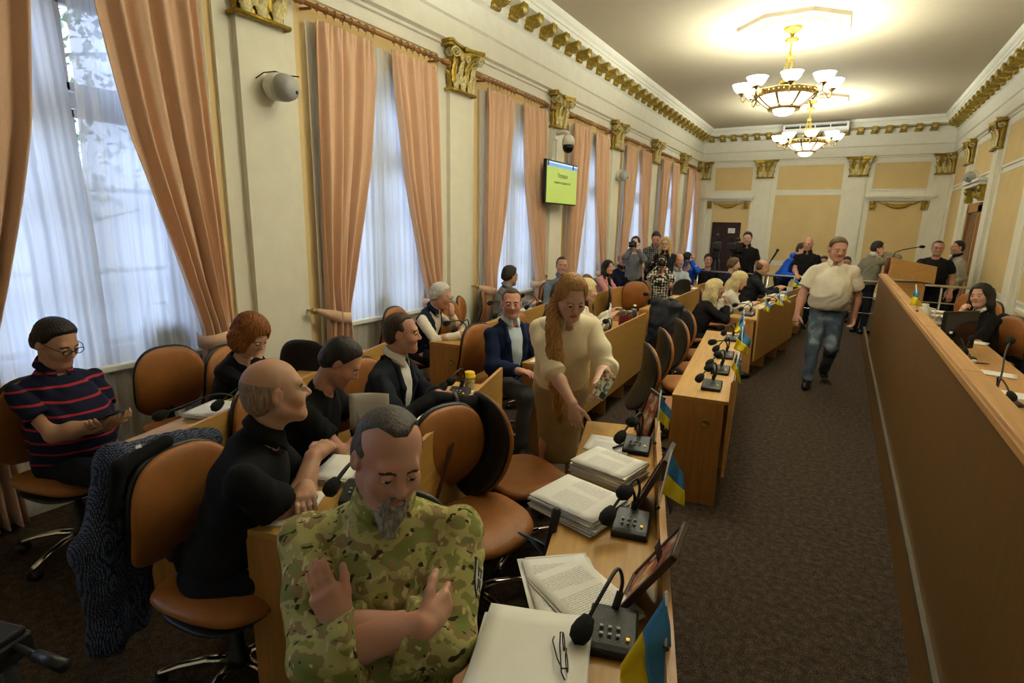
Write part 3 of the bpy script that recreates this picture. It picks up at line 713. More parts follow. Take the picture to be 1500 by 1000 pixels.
for yy in (.02, 8.53): MB().box((.036, yy, .635), (.06, .024, 1.27)).build('end_panel', BENCHW, e)
for k in range(8): MB().box((.55, .1+k*1.3, .36), (.6, .024, .72)).build('divider_panel', WOODV, e)

# ================================================================ chairs
def pad(m, a, b, t, expo, bend, mt, narrow=0, dome=.45, T=None, nr=6, na=40):
    # rounded cushion in local x (width) / y (length), thickness along z, bent by bend(x, y)
    def outl(ang):
        c, s = math.cos(ang), math.sin(ang)
        x = a*math.copysign(abs(c)**(2/expo), c); y = b*math.copysign(abs(s)**(2/expo), s)
        return x*(1+narrow*(y/b)), y
    vs = []; fs = []
    rows = [(1-(1-i/nr)**1.0, 1) for i in range(nr+1)]
    prof = [(r_, t*(.5+dome*0)*math.sqrt(max(0, 1-r_**6))+t*.0) for r_ in [0, .25, .5, .72, .88, .96, 1.0]]
    rings = [(r_, z) for r_, z in prof]+[(r_, -z) for r_, z in reversed(prof[:-1])]
    for r_, z in rings:
        for j in range(na):
            x, y = outl(2*PI*j/na); x *= max(r_, .001); y *= max(r_, .001)
            vs.append((x, y, z+bend(x, y)))
    k = len(rings)
    for i in range(k-1):
        for j in range(na): fs.append((i*na+j, i*na+(j+1) % na, (i+1)*na+(j+1) % na, (i+1)*na+j))
    m.add(vs, fs, mt, True, T)
def make_chair():
    e = empty('office_chair', (0, 0, 0), 0, 'x', 'chair')
    m = MB(); T = Matrix.Translation((0, .02, .455))
    pad(m, .245, .235, .075, 3.0, lambda x, y: -.25*max(0, y-.08)**2*4+.35*x*x, 0, -.06, T=T); m.build('seat', LEATHER, e)
    m = MB(); pad(m, .225, .215, .03, 3, lambda x, y: 0, 0, T=Matrix.Translation((0, .02, .405))); m.box((0, -.02, .375), (.18, .22, .05)); m.build('seat_base', BLACKP, e)
    # backrest: stands in the x-z plane, leaning back
    TB = Matrix.Translation((0, -.24, .705)) @ Matrix.Rotation(R(-14), 4, 'X') @ Matrix(((1, 0, 0, 0), (0, 0, 1, 0), (0, 1, 0, 0), (0, 0, 0, 1)))
    bend = lambda x, y: .55*x*x+.05*math.cos(y*7)-.045
    m = MB(); pad(m, .220, .262, .055, 2.7, bend, 0, .05, T=TB); m.build('backrest', LEATHER, e)
    m = MB(); pad(m, .224, .267, .035, 2.7, bend, 0, .05, T=TB @ Matrix.Translation((0, 0, -.024))); m.build('back_shell', BLACKL, e)
    m = MB(); m.tube([(0, .0, .375), (0, -.2, .372), (0, -.285, .40), (0, -.305, .47), (0, -.285, .62)], [.03, .03, .03, .03, .025], 8, flat=.5); m.build('back_bracket', BLACKP, e)
    m = MB(); m.lathe([(0, .07), (.045, .075), (.045, .12), (.03, .13), (.028, .27), (.018, .27), (.018, .36), (0, .36)], 14); m.build('column', BLACKP, e)
    for k in range(5):
        a = k*2*PI/5+.3; T = Matrix.Rotation(a, 4, 'Z')
        m = MB(); m.tube([(.02, 0, .10), (.12, 0, .105), (.22, 0, .09), (.29, 0, .07), (.305, 0, .062)], [.026, .022, .019, .018, .014], 10, 0, T, flat=.75); l = m.build('leg', CHROME, e)
        m = MB()
        for s in (-1, 1): m.tube([(.30, s*.007, .028), (.30, s*.027, .028)], .028, 14, 0, T)
        m.tube([(.30, 0, .03), (.30, 0, .075)], .009, 8, 0, T); m.build('caster', BLACKP, l)
    return e
CH0 = make_chair(); CH_used = [0]
def chair(x, y, yaw, label, rot=None):
    o = CH0 if not CH_used[0] else copy_tree(CH0); CH_used[0] = 1
    o.location = (x, y, 0); o.rotation_euler = (0, 0, R(yaw-90)); o['label'] = label; o['group'] = 'tan and black office chairs'
    return o
chair(-1.02, 1.02, -52, 'office chair under the soldier in camouflage')
chair(-1.33, 1.93, -16, 'tan office chair with a black bag slung over its back, beside the soldier')
chair(-1.37, 2.46, 60, 'tan office chair with bare black back, turned beside the standing woman')
chair(-1.90, 1.06, 6, 'tan office chair with a patterned jacket hung on its back')
chair(-3.48, 1.14, 8, 'office chair under the man in a striped shirt')
chair(-3.66, 1.86, -8, 'empty tan office chair facing the camera in front of the nearest window')
chair(-3.38, 2.2, 16, 'office chair under the red haired woman')
chair(-3.42, 2.80, 112, 'office chair seen from its black back, right of the red haired woman')
chair(-2.42, 1.78, 16, 'office chair under the man in black looking down')
chair(-2.36, 2.42, 2, 'tan office chair behind the bearded man in a dark suit')
chair(-3.70, 4.2, 6, 'tan chair back left of the white haired man')
chair(-3.64, 4.86, -18, 'tan chair facing the camera, right of the white haired man')
chair(-3.70, 5.40, 25, 'tan chair seen edge on beside the man in grey')
chair(-3.76, 5.98, 30, 'chair under the dark haired man in a grey shirt')
chair(-2.46, 3.86, -14, 'tan chair under the man in a blue suit who watches the camera')
chair(-2.50, 4.72, 8, 'tan chair under the man in dark blue behind the standing woman')
chair(-2.52, 5.45, 20, 'chair under the short haired blonde woman in white')
chair(-3.60, 7.42, -20, 'brown chair under the man with a striped strap on his grey shirt')
chair(-3.70, 9.22, -5, 'chair under the woman in pink')
chair(-3.72, 10.3, -10, 'chair under the balding man in a dark shirt')
chair(-2.70, 8.45, -60, 'empty tan chair facing the camera beside the empty middle desk')
chair(-2.55, 9.05, 30, 'black backed chair right of the empty tan one')
chair(-2.66, 7.75, 20, 'tan chair seen edge on at the far end of the flask desk')
chair(-2.50, 9.75, 150, 'tan chair beside the woman in black and white')
chair(-2.66, 10.65, -20, 'chair under the balding man in a pale blue shirt')
for i, (cx, cy) in enumerate(((-.96, 4.13), (-1.05, 4.84), (-1.06, 5.45), (-1.15, 6.12))):
    chair(cx, cy, 30, 'empty tan chair behind the desk with four microphones, %s from the near end' % ['first', 'second', 'third', 'fourth'][i])
chair(-1.58, 7.02, 50, 'chair under the blonde woman in black, a black coat on its back')
chair(-1.48, 8.4, 10, 'chair under the blonde woman in a white blouse')
chair(-1.42, 10.45, 10, 'chair under the man in a leather jacket')
chair(1.52, 7.78, 208, 'black clad chair under the dark haired woman at the bench')
chair(1.46, 6.72, 170, 'tan chair at the right edge, behind the bench')
chair(1.62, 9.35, 205, 'tilted tan chair behind the dark haired woman')
chair(1.56, 10.35, 215, 'farthest tan chair at the bench, before the man in glasses')

# ================================================================ things on the desks
def paper_stack(x, y, z, rz, n, label, sheets=1, group='stacks of papers', w=.21, l=.297, th=.004, jit=.012, name='paper_stack', face=None):
    e = empty(name, (x, y, z), R(rz), label, 'papers', group)
    rr = random.Random(int(abs(x*1000+y*77))+n); m = MB(); zz = 0
    k = max(1, n)
    for i in range(k-1):
        m.box((rr.uniform(-jit, jit), rr.uniform(-jit, jit), zz+th/2), (w, l, th*.97), rot=Matrix.Rotation(rr.uniform(-.05, .05), 4, 'Z').to_3x3()); zz += th
    if k > 1: m.build('lower_sheets', PAGE_EDGE, e)
    # the top sheet, with a slight curl
    def fn(u, v):
        return ((u-.5)*w, (v-.5)*l, zz+.0015+.006*max(0, u-.75)*max(0, v-.6)*8+.002*math.sin(v*3))
    m = MB(); m.grid(fn, 6, 6); m.build('top_sheet', face or PRINT, e, solid=.0015)
    return e
paper_stack(-.53, 1.00, .75, 20, 15, 'tall stack of white pages under the spectacles, nearest the camera', w=.27, l=.36, face=PAPER)
paper_stack(-.60, 1.35, .751, 40, 4, 'loose printed letter sheets fanned over the desk beside the near stack', w=.21, l=.30, jit=.03)
paper_stack(-.53, 1.34, .768, 62, 2, 'single printed page lying across the near sheets', w=.21, l=.297)
paper_stack(-.76, 1.82, .75, -12, 15, 'thick stack of printed pages in the middle of the nearest desk', w=.30, l=.25)
paper_stack(-.78, 2.19, .75, -12, 14, 'second thick stack of printed pages, closer to the standing woman', w=.27, l=.22, th=.0045)
paper_stack(-.90, 2.50, .75, 10, 2, 'thin printed sheets with a pen, under the standing woman\'s hand', w=.22, l=.2)
paper_stack(-2.95, 1.66, .75, 20, 10, 'stack of papers on the window row desk beside the patterned jacket', w=.22, l=.25)
f = empty('card_folder', (-2.98, 1.9, .75), R(20), 'open cream card folder standing before the red haired woman', 'folder')
m = MB(); m.box((0, 0, .003), (.22, .25, .004)); m.build('lower_cover', MANILA, f)
m = MB(); m.box((0, 0, .07), (.26, .003, .14), rot=Matrix.Rotation(R(-14), 3, 'X')); m.build('raised_cover', MANILA, f, loc=(0, .08, 0))
paper_stack(-1.70, 1.22, .75, 30, 2, 'blank white sheet by the bald man\'s elbow', w=.18, l=.26, face=PAPER)
paper_stack(-1.78, 1.53, .75, 25, 9, 'stack of pages between the bald man and the soldier', w=.17, l=.24, face=PAPER)
paper_stack(-1.98, 2.22, .75, 20, 3, 'white sheets in front of the bearded man in a suit', w=.3, l=.25, face=PAPER)
h_ = empty('held_sheet', (-2.06, 1.98, .75), R(35), 'printed sheet propped upright before the man in the dark suit', 'papers')
m = MB(); m.grid(lambda u, v: ((u-.5)*.21, .02*math.sin(u*3), v*.20), 6, 4); o = m.build('page', PRINT, h_, solid=.0015)
paper_stack(-1.98, 2.78, .75, 10, 2, 'small white sheet under the suit man\'s microphone', w=.12, l=.15, face=PAPER)
paper_stack(-1.98, 3.86, .75, 10, 3, 'white sheets on the desk before the man in a blue suit', w=.2, l=.22, face=PAPER)
paper_stack(-3.30, 5.55, .75, 0, 3, 'printed pages lying before the man in grey', w=.24, l=.3)
paper_stack(-3.36, 6.0, .75, 8, 9, 'stack of printed pages at the far end of the window desk', w=.22, l=.3)
paper_stack(-2.0, 4.95, .75, 5, 4, 'open papers before the short haired blonde woman', w=.22, l=.3, face=PAPER)
paper_stack(-3.18, 9.4, .75, 0, 3, 'white papers before the woman in pink', w=.18, l=.3, face=PAPER)
paper_stack(-2.10, 8.85, .75, -8, 3, 'white papers at the far end of the empty desk', w=.2, l=.3, face=PAPER)
paper_stack(-2.30, 10.35, .75, 0, 2, 'white sheet before the man in a pale blue shirt', w=.2, l=.28, face=PAPER)
paper_stack(-.86, 8.55, .75, -8, 3, 'cream papers beside the woman in a white blouse', w=.26, l=.4, face=MANILA)
paper_stack(-.80, 9.05, .75, -8, 2, 'cream papers at the far end of the blonde women\'s desk', w=.24, l=.3, face=MANILA)
paper_stack(-.80, 10.2, .75, -8, 5, 'white papers before the man in a leather jacket', w=.26, l=.34, face=PAPER)
paper_stack(-.70, 10.75, .75, -8, 4, 'white papers at the far end of the leather jacket man\'s desk', w=.26, l=.3, face=PAPER)
paper_stack(1.16, 5.62, .75, 80, 2, 'white sheet on the bench below the pen', w=.18, l=.32, face=PAPER)
paper_stack(1.14, 4.90, .75, 80, 3, 'white sheet with black edge at the right end of the bench', w=.2, l=.36, face=PAPER)
paper_stack(1.26, 7.15, .75, 70, 3, 'white papers behind the bench monitor', w=.18, l=.28, face=PAPER)
paper_stack(1.20, 8.95, .75, 85, 10, 'thick white papers beyond the monitor, before the dark haired woman', w=.2, l=.34, face=PAPER)
paper_stack(1.18, 9.55, .75, 85, 8, 'far stack of white papers on the bench', w=.2, l=.34, face=PAPER)
# the open booklet in the blonde woman's hands
bk = empty('booklet', (-2.02, 5.38, .80), R(20), 'white booklet held open by the short haired blonde woman', 'booklet')
m = MB(); m.grid(lambda u, v: (.02*math.sin(u*3), (u-.5)*.22, v*.22+.03*u), 6, 4); m.build('page', PAPER, bk, solid=.003)

# desk microphones
def make_mic():
    e = empty('desk_microphone', (0, 0, 0), 0, 'x', 'microphone')
    m = MB(); P = [(-.075, 0), (-.075, .022), (-.055, .03), (.05, .055), (.075, .05), (.075, 0)]
    m.add([(sx, a, b) for sx in (-.065, .065) for a, b in P], [tuple(range(6)), tuple(range(11, 5, -1))]+[(i, (i+1) % 6, 6+(i+1) % 6, 6+i) for i in range(6)]); m.build('base', BLACKP, e, bevel=.006)
    rot = Matrix.Rotation(math.atan2(.025, .105), 3, 'X')
    for i in range(3):
        for j in range(2): MB().box((-.03+.022*i, -.03+.022*j, .041+.0053*j), (.010, .006, .004), rot=rot).build('button', GREYP, e)
    MB().box((.04, -.035, .040), (.009, .006, .004), rot=rot).build('light', emit('amber_light', (.9, .5, .02), .5) if 'amber_light' not in MATS else MATS['amber_light'], e)
    return e
MIC0 = make_mic(); mic_used = [0]
def mic(x, y, z, rz, pts, label):
    # pts: gooseneck points in local axes, ending at the foam head
    o = MIC0 if not mic_used[0] else copy_tree(MIC0); mic_used[0] = 1
    o.location = (x, y, z); o.rotation_euler = (0, 0, R(rz)); o['label'] = label; o['group'] = 'desk microphones'
    pts = [Vector(p) for p in pts]; sm = []
    for i in range(len(pts)-1):
        p0, p1, p2, p3 = pts[max(i-1, 0)], pts[i], pts[i+1], pts[min(i+2, len(pts)-1)]
        for k in range(6):
            t = k/6; sm.append(.5*((2*p1)+(p2-p0)*t+(2*p0-5*p1+4*p2-p3)*t*t+(3*p1-p0-3*p2+p3)*t**3))
    sm.append(pts[-1])
    m = MB(); m.tube(sm[:5], .011, 8); m.tube(sm, .0055, 8); m.build('gooseneck', BLACKP, o)
    d = (sm[-1]-sm[-4]).normalized(); m = MB(); c = sm[-1]; m.lathe([(0, -.04), (.016, -.034), (.025, -.012), (.028, .01), (.022, .03), (0, .042)], 14, 0, Matrix.Translation(c) @ d.to_track_quat('Z', 'Y').to_matrix().to_4x4()); m.build('foam_head', FOAM, o)
    return o
G1 = [(0, .06, .05), (0, .07, .10), (-.02, .05, .14), (-.07, .0, .13), (-.14, -.05, .08)]
G2 = [(0, .055, .05), (0, .06, .10), (-.01, .04, .14), (-.03, .0, .145)]
G3 = [(0, .06, .05), (0, .07, .13), (-.02, .06, .20), (-.10, .05, .235), (-.19, .04, .21)]
A = -70
mic(-.40, 1.24, .75, 17+A*0, [(0, .06, .05), (.015, .08, .12), (0, .07, .17), (-.03, .0, .15), (-.075, -.09, .09)], 'desk microphone nearest the camera, its head drooping over the paper stack')
mic(-.54, 1.80, .75, 12, G2, 'desk microphone with small green display beside the middle paper stack')
mic(-.76, 2.53, .75, 12, G2, 'desk microphone below the framed photograph')
for i, (a_, b_) in enumerate(((-.66, 3.86), (-.69, 4.34), (-.75, 4.9), (-.83, 5.72))):
    mic(a_, b_, .75, 5, G2 if i in (0, 1) else [(0, .055, .05), (0, .06, .1), (-.03, .05, .14), (-.12, .03, .12)], 'desk microphone on the empty front desk, %s from the near end' % ['first', 'second', 'third', 'fourth'][i])
mic(-1.55, 1.42, .75, 30, [(0, .06, .05), (0, .07, .12), (.0, .03, .17), (-.03, -.06, .16), (-.06, -.14, .12)], 'microphone reaching out beside the soldier\'s shoulder')
mic(-2.0, 2.70, .75, 20, [(0, .05, .05), (0, .05, .09), (-.02, .01, .12), (-.04, -.04, .115)], 'microphone on a black base before the bearded man\'s hands')
mic(-2.80, 1.72, .75, 20, [(-.02, .0, .05), (-.03, -.02, .12), (-.09, -.09, .15), (-.17, -.2, .12), (-.24, -.3, .09)], 'long necked microphone reaching towards the man in the striped shirt')
mic(-3.05, 4.22, .75, 20, [(0, .05, .05), (-.01, .05, .12), (-.07, .0, .17), (-.16, -.08, .15)], 'microphone before the white haired man')
mic(-3.18, 5.15, .75, 10, G3, 'long necked microphone behind the blue suited man\'s chair')
mic(-3.22, 5.95, .75, 10, G3, 'long necked microphone beside the far paper stack')
mic(-1.92, 4.45, .75, 8, G2, 'microphone beside the standing woman\'s shoulder')
mic(-1.95, 5.2, .75, 8, G2, 'microphone before the short haired blonde woman')
mic(-2.12, 7.62, .75, 5, [(0, .05, .05), (0, .05, .12), (-.06, .03, .15), (-.2, 0, .16)], 'microphone on the empty middle desk')
mic(-.93, 7.55, .75, -8, [(0, .05, .05), (0, .05, .12), (-.08, .02, .15), (-.18, 0, .12)], 'microphone on the blonde women\'s desk, nearer one')
mic(-.74, 8.75, .75, -8, [(0, .05, .05), (0, .05, .10), (-.08, .02, .14), (-.2, 0, .12)], 'microphone on the blonde women\'s desk, farther one')
mic(1.05, 4.62, .75, 40, [(0, .05, .05), (.0, .06, .10), (.06, .1, .20), (.18, .2, .30), (.33, .3, .36)], 'long necked microphone rising at the right end of the bench')
mic(1.06, 6.15, .75, 30, [(0, .05, .05), (.05, .06, .07), (.12, .12, .13), (.16, .15, .16)], 'low microphone on the bench below the monitor')

# small flags
def flag(base, tip, A0, A1, B0, B1, label, wave=.012, extra=None):
    # blue edge runs A0 -> A1, yellow edge runs B0 -> B1
    e = empty('table_flag', base, 0, label, 'flag', 'small blue and yellow flags'); O = Vector(base)
    m = MB(); b_, t_ = Vector((0, 0, 0)), Vector(tip)-O; m.tube([b_, t_], .0035, 8); m.ball(t_, (.0045, .0045, .006), 8); m.build('pole', WHITEP, e)
    m = MB(); m.lathe([(0, 0), (.008, 0), (.008, .006), (.005, .010), (0, .010)], 12); m.build('foot', BLACKP, e)
    q = [Vector(p)-O for p in (A0, A1, B0, B1)]; nrm = (q[1]-q[0]).cross(q[2]-q[0]); nrm = nrm.normalized() if nrm.length > 1e-8 else Vector((1, 0, 0))
    ph = random.random()*6
    def mk(v0, v1):
        mm = MB(); mm.grid(lambda u, v: (q[0]*(1-u)+q[1]*u)*(1-(v0+(v1-v0)*v))+(q[2]*(1-u)+q[3]*u)*(v0+(v1-v0)*v)+nrm*wave*math.sin(u*7+ph+2*(v0+(v1-v0)*v))*min(1, u*3), 14, 6); return mm
    mk(0, .5).build('blue_half', FLAGB, e, solid=.0012, fix=False); mk(.5, 1).build('yellow_half', FLAGY, e, solid=.0012, fix=False)
    if extra: m = MB(); m.add([Vector(p)-O for p in extra[0]], [(0, 1, 2, 3)]); m.build('folded_corner', extra[1], e, solid=.0012)
    return e
flag((-0.235, 1.13, 0.88), (-0.25, 1.152, 1.013), (-0.251, 1.15, 1.006), (-0.201, 1.128, 0.802), (-0.322, 1.067, 0.843), (-0.303, 1.052, 0.741), 'small blue and yellow flag nearest the camera, hanging large beside the near microphone')
flag((-0.44, 1.77, 0.88), (-0.424, 1.828, 1.081), (-0.422, 1.827, 1.071), (-0.38, 1.834, 1.001), (-0.438, 1.783, 0.934), (-0.36, 1.818, 0.891), 'small blue and yellow flag opened over the aisle beside the middle paper stack')
flag((-0.62, 2.34, 0.88), (-0.627, 2.395, 1.116), (-0.626, 2.393, 1.106), (-0.579, 2.403, 1.034), (-0.628, 2.364, 0.996), (-0.575, 2.382, 0.942), 'small blue and yellow flag beside the framed photograph')
flag((-0.49, 3.63, 0.88), (-0.487, 3.683, 1.074), (-0.494, 3.677, 1.07), (-0.455, 3.669, 0.945), (-0.516, 3.64, 0.974), (-0.449, 3.654, 0.872), 'small blue and yellow flag on the empty front desk, nearest of three')
flag((-0.54, 4.25, 0.88), (-0.56, 4.299, 1.139), (-0.563, 4.294, 1.129), (-0.493, 4.311, 1.031), (-0.6, 4.234, 0.979), (-0.497, 4.282, 0.926), 'small blue and yellow flag on the empty front desk, middle of three, blown open')
flag((-0.64, 5.07, 0.88), (-0.67, 5.116, 1.145), (-0.668, 5.114, 1.133), (-0.643, 5.089, 0.974), (-0.725, 5.04, 0.972), (-0.706, 5.044, 0.943), 'small blue and yellow flag on the empty front desk, farthest of three')
flag((-0.7, 7.22, 0.88), (-0.725, 7.259, 1.083), (-0.721, 7.253, 1.05), (-0.645, 7.262, 0.905), (-0.72, 7.21, 0.879), (-0.653, 7.245, 0.856), "small blue and yellow flag on the blonde women's desk, nearest")
flag((-0.57, 7.68, 0.88), (-0.617, 7.709, 1.101), (-0.614, 7.704, 1.075), (-0.555, 7.699, 0.914), (-0.63, 7.653, 0.912), (-0.53, 7.708, 0.889), "small blue and yellow flag on the blonde women's desk, second")
flag((-0.54, 8.08, 0.88), (-0.564, 8.123, 1.104), (-0.561, 8.118, 1.077), (-0.51, 8.11, 0.926), (-0.572, 8.072, 0.925), (-0.498, 8.11, 0.9), "small blue and yellow flag on the blonde women's desk, third")
flag((-0.6, 9.75, 0.88), (-0.593, 9.813, 1.12), (-0.59, 9.809, 1.099), (-0.461, 9.854, 0.973), (-0.591, 9.773, 0.959), (-0.496, 9.828, 0.951), 'small blue and yellow flag on the farthest front desk beside the walking man')
flag((0.52, 4.8, 1.298), (0.49, 4.833, 1.484), (0.491, 4.831, 1.475), (0.516, 4.83, 1.413), (0.466, 4.783, 1.344), (0.552, 4.831, 1.332), 'small blue and yellow flag standing on the bench ledge before the dark haired woman')
# ---------------------------------------------------------------- frames, spectacles, bottles and other small things
PHOTO = None
def _photo():
    m, nt, b = nodes_of('portrait_print'); v = coord(nt, (9, 9, 9)); f = noise(nt, v, 1.0, 3)
    nt.links.new(ramp(nt, f, [(.30, (.55, .50, .42)), (.42, (.30, .05, .03)), (.5, (.42, .22, .13)), (.58, (.62, .58, .5)), (.7, (.10, .06, .04))]), b.inputs['Base Color']); b.inputs['Roughness'].default_value = .25
    return m
PHOTO = _photo()
FRAMEW = plain('dark_frame', (.045, .022, .014), .35)
def photo_frame(x, y, z, rz, label, wd=.2, ht=.27, tiltb=18):
    e = empty('framed_portrait', (x, y, z), R(rz), label, 'photo frame', 'framed photographs on the nearest desk')
    rot = Matrix.Rotation(R(-tiltb), 3, 'X'); T = rot.to_4x4(); m = MB(); b_ = .018
    for c, d in (((0, 0, b_/2), (wd, .02, b_)), ((0, 0, ht-b_/2), (wd, .02, b_)), ((-wd/2+b_/2, 0, ht/2), (b_, .02, ht)), ((wd/2-b_/2, 0, ht/2), (b_, .02, ht))): m.box(c, d, 0, T)
    m.build('frame', FRAMEW, e, bevel=.003)
    m = MB(); m.box((0, -.002, ht/2), (wd-.03, .004, ht-.03), 0, T); m.build('photograph', PHOTO, e)
    m = MB(); m.box((0, .006, ht/2), (wd-.01, .004, ht-.01), 0, T); m.build('backing', BLACKP, e)
    m = MB(); m.box((0, .105, ht*.36), (.05, .004, ht*.78), rot=Matrix.Rotation(R(16), 3, 'X')); m.build('easel_leg', BLACKP, e)
    return e
photo_frame(-.80, 2.72, .753, -50, 'dark framed photograph standing at the far end of the nearest desk', .17, .25)
photo_frame(-.58, 2.0, .753, -84, 'dark frame seen edge on between the two far microphones', .2, .27, 24)
photo_frame(-.43, 1.44, .753, -86, 'dark frame seen edge on above the nearest microphone', .2, .27, 32)
gl = empty('spectacles', (-.455, 1.05, .8125), R(-58), 'thin dark framed spectacles lying folded on the near paper stack', 'spectacles')
for s in (-1, 1):
    m = MB(); m.tube([(s*.033+.024*math.cos(a*PI/10), .0, .018+.017*math.sin(a*PI/10)) for a in range(21)], .0016, 6, cap=False); m.build('rim', BLACKP, gl)
    m = MB(); m.tube([(s*.057, 0, .024), (s*.058, -.010-.004*s, .024), (s*.02, -.016-.005*s, .016), (-s*.05, -.020-.006*s, .006), (-s*.068, -.014-.006*s, .002)], .0018, 6); m.build('temple', BLACKP, gl)
m = MB(); m.tube([(-.010, 0, .022), (0, .003, .026), (.010, 0, .022)], .0016, 6); m.build('bridge', BLACKP, gl)
def pen(x, y, z, rz, label, mt=BLACKP):
    e = empty('pen', (x, y, z), R(rz), label, 'pen'); m = MB(); m.tube([(-.065, 0, .006), (.04, 0, .006), (.062, 0, .006), (.07, 0, .006)], [.0055, .006, .003, .0008], 10); m.build('barrel', mt, e)
    MB().box((-.045, 0, .0125), (.04, .003, .002)).build('clip', GREYM, e); return e
pen(-.83, 2.50, .762, 70, 'black pen lying on the thin sheets by the framed photograph'); pen(1.14, 5.92, .765, 15, 'dark pen on the bench below the monitor')
j = empty('coffee_cup', (-2.03, 2.86, .75), 0, 'yellow lidded cup behind the desk panel beside the suit man\'s microphone', 'cup')
m = MB(); m.lathe([(0, 0), (.03, 0), (.038, .09), (.036, .09), (0, .085)], 18); m.build('body', plain('printed_cup', (.55, .45, .22), .5, 0, .5, 60), j)
m = MB(); m.lathe([(.0, .09), (.042, .088), (.044, .10), (.038, .104), (.037, .125), (.03, .13), (0, .13)], 18); m.build('lid', YELLOWP, j)
def bottle(x, y, z, label, h=.2, r=.034, cap=WHITEP):
    e = empty('water_bottle', (x, y, z), 0, label, 'bottle', 'clear plastic water bottles'); m = MB()
    m.lathe([(0, 0), (r*.9, 0), (r, .012), (r, h*.3), (r*.93, h*.34), (r, h*.38), (r, h*.6), (r*.8, h*.72), (r*.42, h*.84), (r*.38, h*.92), (0, h*.92)], 18); m.build('body', PET, e)
    m = MB(); m.lathe([(0, .004), (r*.9, .004), (r*.95, .02), (r*.95, h*.52), (0, h*.52)], 16); m.build('water', _glass('water', (.72, .78, .80)) if 'water' not in MATS else MATS['water'], e)
    m = MB(); m.lathe([(0, h*.9), (r*.46, h*.9), (r*.46, h), (0, h)], 14); m.build('cap', cap, e)
    m = MB(); m.lathe([(r*1.01, h*.40), (r*1.01, h*.56)], 18); m.build('wrapper', plain('bottle_wrapper', (.55, .58, .62), .5), e, fix=False)
    return e
bottle(.96, 6.32, .763, 'clear water bottle with white cap in front of the bench monitor'); bottle(.92, 4.98, .763, 'clear water bottle with white cap nearest on the bench')
bottle(1.04, 7.66, .763, 'clear water bottle left of the bench monitor', .19); bottle(.86, 8.95, .763, 'small bottle at the far end of the bench, nearer one', .22); bottle(.84, 9.25, .763, 'small bottle at the far end of the bench, farther one', .21)
bottle(-1.94, 5.98, .75, 'clear plastic bottle at the far end of the flask desk', .23, .036)
def flask(x, y, z, col, label, h=.21):
    e = empty('thermos_flask', (x, y, z), 0, label, 'flask', 'flasks on the middle row desk'); m = MB(); m.lathe([(0, 0), (.034, 0), (.036, .01), (.036, h*.74), (.03, h*.8), (0, h*.8)], 18); m.build('body', col, e)
    m = MB(); m.lathe([(0, h*.8), (.031, h*.8), (.031, h*.98), (.026, h), (0, h)], 16); m.build('cap', GREYM, e); return e
BURG = plain('burgundy_metal', (.14, .018, .022), .3, .4)
flask(-1.90, 5.46, .75, BURG, 'burgundy flask nearest the standing woman', .24); flask(-1.885, 5.64, .75, BURG, 'burgundy flask in the middle of three'); flask(-1.89, 5.80, .75, BLACKP, 'black flask next to the clear plastic bottle')
c = empty('wicker_tray', (-1.01, 7.75, .75), R(-8), 'low woven tray before the woman in a white blouse', 'tray'); m = MB(); m.box((0, 0, .01), (.2, .26, .02)); m.box((0, .13, .03), (.2, .01, .05)); m.box((0, -.13, .03), (.2, .01, .05)); m.box((.1, 0, .03), (.01, .26, .05)); m.box((-.1, 0, .03), (.01, .26, .05)); m.build('tray', plain('wicker', (.42, .33, .2), .8, 0, .35, 90), c)
c = empty('white_jug', (1.00, 8.55, .763), 0, 'white round jug on the bench behind the flag', 'jug'); m = MB(); m.lathe([(0, 0), (.05, 0), (.075, .05), (.08, .10), (.06, .16), (.035, .19), (.04, .21), (0, .21)], 20); m.build('body', WHITEP, c); m = MB(); m.tube([(.06, 0, .16), (.11, 0, .15), (.11, 0, .08), (.075, 0, .06)], .008, 8); m.build('handle', WHITEP, c)
# bench monitor, tablet, silver screen back, phone
mo = empty('monitor', (1.03, 6.42, .763), R(46), 'black desktop monitor standing on the bench', 'monitor')
MB().box((0, 0, .205), (.42, .03, .36)).build('casing', BLACKP, mo, bevel=.006); MB().box((0, -.0165, .212), (.385, .003, .315)).build('display', plain('dark_display', (.02, .014, .014), .12), mo)
m = MB(); m.box((0, .05, .007), (.22, .18, .012)); m.box((0, .05, .07), (.06, .03, .13)); m.build('stand', BLACKP, mo)
tb = empty('tablet', (1.15, 8.25, .763), R(10), 'grey tablet lying on the bench beyond the monitor', 'tablet'); MB().box((0, 0, .008), (.26, .19, .014)).build('casing', GREYP, tb, bevel=.004); MB().box((0, 0, .0155), (.24, .17, .001)).build('display', plain('grey_glass', (.10, .11, .12), .1), tb)
sv = empty('laptop', (.93, 3.78, .763), R(92), 'silver laptop seen from its rounded back at the right edge of the bench', 'laptop')
m = MB(); m.box((0, .0, .012), (.36, .25, .02)); m.build('base', STEEL, sv, bevel=.008); m = MB(); m.box((0, .135, .12), (.36, .018, .235), rot=Matrix.Rotation(R(-18), 3, 'X')); m.build('screen_lid', STEEL, sv, bevel=.008)
ph = empty('handset', (1.02, 6.02, .763), R(35), 'small black device lying on the bench before the bottle', 'handset'); MB().box((0, 0, .01), (.07, .14, .02)).build('casing', BLACKP, ph, bevel=.006)
